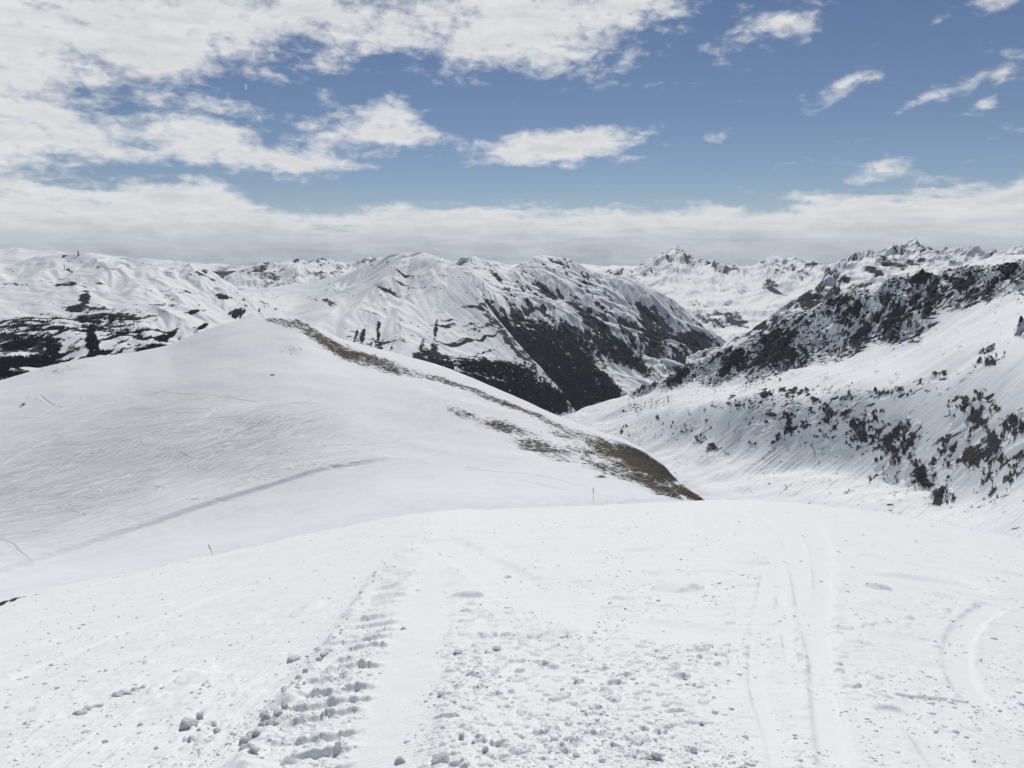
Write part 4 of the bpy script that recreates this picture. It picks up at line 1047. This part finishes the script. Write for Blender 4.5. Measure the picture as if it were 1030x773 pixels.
for cx, cy, rx, ry, rot, amp in masses:
    a, t = bearing(cx, cy); a = math.degrees(a); e = math.degrees(math.atan(t))
    a2, t2 = bearing(cx + rx, cy); sx = abs(math.degrees(a2) - a); sy = ry / F * 57.3 * .95
    mp = N.new('ShaderNodeMapping'); mp.vector_type = 'TEXTURE'; mp.inputs['Location'].default_value = (a, e, 0)
    mp.inputs['Rotation'].default_value = (0, 0, R(-rot)); mp.inputs['Scale'].default_value = (sx * 1.5, sy * 1.7, 1)
    L.new(AEW, mp.inputs['Vector'])
    ln = N.new('ShaderNodeVectorMath'); ln.operation = 'LENGTH'; L.new(mp.outputs[0], ln.inputs[0])
    mr = N.new('ShaderNodeMapRange'); mr.interpolation_type = 'SMOOTHSTEP'; mr.inputs['From Min'].default_value = 1.3; mr.inputs['From Max'].default_value = 0
    mr.inputs['To Min'].default_value = 0; mr.inputs['To Max'].default_value = amp
    L.new(ln.outputs['Value'], mr.inputs['Value'])
    acc = mr.outputs[0] if acc is None else M_('MAXIMUM', acc, mr.outputs[0])
# low bank: its upper edge by azimuth
fc = N.new('ShaderNodeFloatCurve'); fac = M_('DIVIDE', M_('ADD', AZ, 60), 120)
L.new(fac, fc.inputs['Value']); cv = fc.mapping.curves[0]
top = [(-300, 185), (0, 187), (60, 184), (100, 180), (180, 182), (235, 190), (262, 205), (300, 210), (360, 205), (400, 204), (460, 205), (520, 206), (600, 208), (640, 206), (700, 205), (770, 207), (800, 202), (850, 192), (900, 187), (960, 184), (1030, 178), (1300, 170)]
pts = []
for x_, y_ in top:
    a, t = bearing(x_, y_); pts.append(((math.degrees(a) + 60) / 120, math.degrees(math.atan(t)) / 20))
while len(cv.points) > 2: cv.points.remove(cv.points[1])
cv.points[0].location = (0, pts[0][1]); cv.points[1].location = (1, pts[-1][1])
for p in pts[0:]:
    if .01 < p[0] < .99: cv.points.new(*p)
fc.mapping.update()
topE = M_('MULTIPLY', fc.outputs[0], 20)
bank = N.new('ShaderNodeMapRange'); bank.interpolation_type = 'SMOOTHSTEP'; bank.inputs['From Min'].default_value = .9; bank.inputs['From Max'].default_value = -1.4
bank.inputs['To Min'].default_value = 0; bank.inputs['To Max'].default_value = 1.25
sepw = N.new('ShaderNodeSeparateXYZ'); L.new(AEW, sepw.inputs[0])
elw = M_('ADD', M_('MULTIPLY', EL, .6), M_('MULTIPLY', sepw.outputs[1], .4))
L.new(M_('SUBTRACT', elw, topE), bank.inputs['Value'])
# gap of blue inside the bank, left of centre
hole = N.new('ShaderNodeMapping'); hole.vector_type = 'TEXTURE'; a, t = bearing(350, 222)
hole.inputs['Location'].default_value = (math.degrees(a), math.degrees(math.atan(t)), 0); hole.inputs['Scale'].default_value = (5.5, .75, 1)
L.new(AEW, hole.inputs['Vector']); hl = N.new('ShaderNodeVectorMath'); hl.operation = 'LENGTH'; L.new(hole.outputs[0], hl.inputs[0])
hv = M_('MULTIPLY', M_('SUBTRACT', 1, hl.outputs['Value'], clamp=True), .6)
dens = M_('SUBTRACT', M_('MAXIMUM', acc, bank.outputs[0]), hv)
d1 = noiseW(cmb.outputs[0], 1.5, 8, .56, (3, 1, 0), .4, (1, 1.2, 1)); d2 = noiseW(ae.outputs[0], .40, 8, .57, (1, 7, 0), R(20), (.45, 1.35, 1))
d2b = noiseW(ae.outputs[0], 1.5, 6, .56, (4, 2, 0), R(31), (.7, 1.15, 1)); d2b.inputs['Distortion'].default_value = .35; d2.inputs['Distortion'].default_value = .25
nz = M_('ADD', M_('ADD', M_('MULTIPLY', M_('SUBTRACT', d1.outputs['Fac'], .5), 1.6), M_('MULTIPLY', M_('SUBTRACT', d2.outputs['Fac'], .5), 2.0)), M_('MULTIPLY', M_('SUBTRACT', d2b.outputs['Fac'], .5), 1.1))
dn = M_('ADD', dens, nz)
al = N.new('ShaderNodeMapRange'); al.interpolation_type = 'SMOOTHSTEP'; al.inputs['From Min'].default_value = .27; al.inputs['From Max'].default_value = 1.2
L.new(dn, al.inputs['Value'])
# cloud light: bright thin edges, greyer thick cores and bases near the horizon
thick = N.new('ShaderNodeMapRange'); thick.interpolation_type = 'SMOOTHSTEP'; thick.inputs['From Min'].default_value = .7; thick.inputs['From Max'].default_value = 1.9; L.new(dn, thick.inputs['Value'])
low_ = N.new('ShaderNodeMapRange'); low_.interpolation_type = 'SMOOTHSTEP'; low_.inputs['From Min'].default_value = 2.7; low_.inputs['From Max'].default_value = -1.0; L.new(EL, low_.inputs['Value'])
g1 = noiseW(ae.outputs[0], .5, 6, .6, (9, 3, 0), 0, (.3, 2.2, 1)); g2 = noiseW(AEW, .9, 5, .55, (2, 3, 0), 0, (.6, 1.4, 1))
gr = M_('ADD', M_('MULTIPLY', M_('SUBTRACT', g1.outputs['Fac'], .42), 1.5), M_('MULTIPLY', M_('SUBTRACT', g2.outputs['Fac'], .5), .6))
shade = M_('ADD', M_('MULTIPLY', thick.outputs[0], .22), M_('ADD', M_('MULTIPLY', low_.outputs[0], .55), M_('MULTIPLY', gr, M_('ADD', .32, M_('MULTIPLY', low_.outputs[0], .5)))), clamp=True)
rmp = N.new('ShaderNodeValToRGB'); rmp.color_ramp.elements[0].color = (.88, .885, .885, 1); rmp.color_ramp.elements[1].color = (.27, .295, .33, 1)
e = rmp.color_ramp.elements.new(.45); e.color = (.58, .59, .60, 1)
L.new(shade, rmp.inputs[0])
bc = N.new('ShaderNodeBackground'); L.new(rmp.outputs[0], bc.inputs['Color']); bc.inputs['Strength'].default_value = 1.0
mx = N.new('ShaderNodeMixShader'); L.new(M_('MULTIPLY', al.outputs[0], .97), mx.inputs[0]); L.new(bg.outputs[0], mx.inputs[1]); L.new(bc.outputs[0], mx.inputs[2])
L.new(mx.outputs[0], out.inputs['Surface'])

sun = bpy.data.lights.new('sun', 'SUN'); sun.energy = 3.35; sun.angle = R(.53); sun.color = (1, .955, .885)
so = bpy.data.objects.new('sun', sun); COL.objects.link(so)
# points the lamp's -Z along the sunlight: from azimuth SUN_AZ (right of +Y), elevation SUN_EL
from mathutils import Vector
dv = Vector((math.sin(R(SUN_AZ)) * math.cos(R(SUN_EL)), math.cos(R(SUN_AZ)) * math.cos(R(SUN_EL)), math.sin(R(SUN_EL))))
so.rotation_euler = dv.to_track_quat('Z', 'Y').to_euler(); so.location = dv * 500

# air: even pale haze in one closed box around everything

HAZE = True
if HAZE:
    me = bpy.data.meshes.new('haze'); bm = box_bm((0, 0, -700), (96000, 96000, 2600)); bmesh.ops.recalc_face_normals(bm, faces=bm.faces); bm.to_mesh(me); bm.free()
    mt = bpy.data.materials.new('thin_mountain_air'); mt.use_nodes = True; n2 = mt.node_tree; n2.nodes.clear()
    mo = n2.nodes.new('ShaderNodeOutputMaterial'); pv = n2.nodes.new('ShaderNodeVolumePrincipled'); pv.inputs['Color'].default_value = (.78, .86, 1, 1)
    pv.inputs['Density'].default_value = 1.0e-5; pv.inputs['Anisotropy'].default_value = .2
    n2.links.new(pv.outputs[0], mo.inputs['Volume'])
    hz = add_obj('haze', me, mt); tag(hz, 'thin blue mountain air over the far ranges', 'haze', kind='stuff')

cam = bpy.data.cameras.new('camera'); cam.sensor_width = 36; cam.lens = 36 * F / 1030; cam.clip_start = .05; cam.clip_end = 300000
co = bpy.data.objects.new('camera', cam); COL.objects.link(co); co.location = (0, 0, 0); co.rotation_euler = (math.pi / 2 - PITCH, 0, 0)
scn.camera = co
scn.view_settings.view_transform = 'Standard'; scn.view_settings.look = 'None'; scn.view_settings.exposure = -.14; scn.view_settings.gamma = 1
scn.cycles.use_adaptive_sampling = True; scn.cycles.adaptive_threshold = .025; scn.cycles.max_bounces = 6; scn.cycles.diffuse_bounces = 4; scn.cycles.volume_bounces = 1
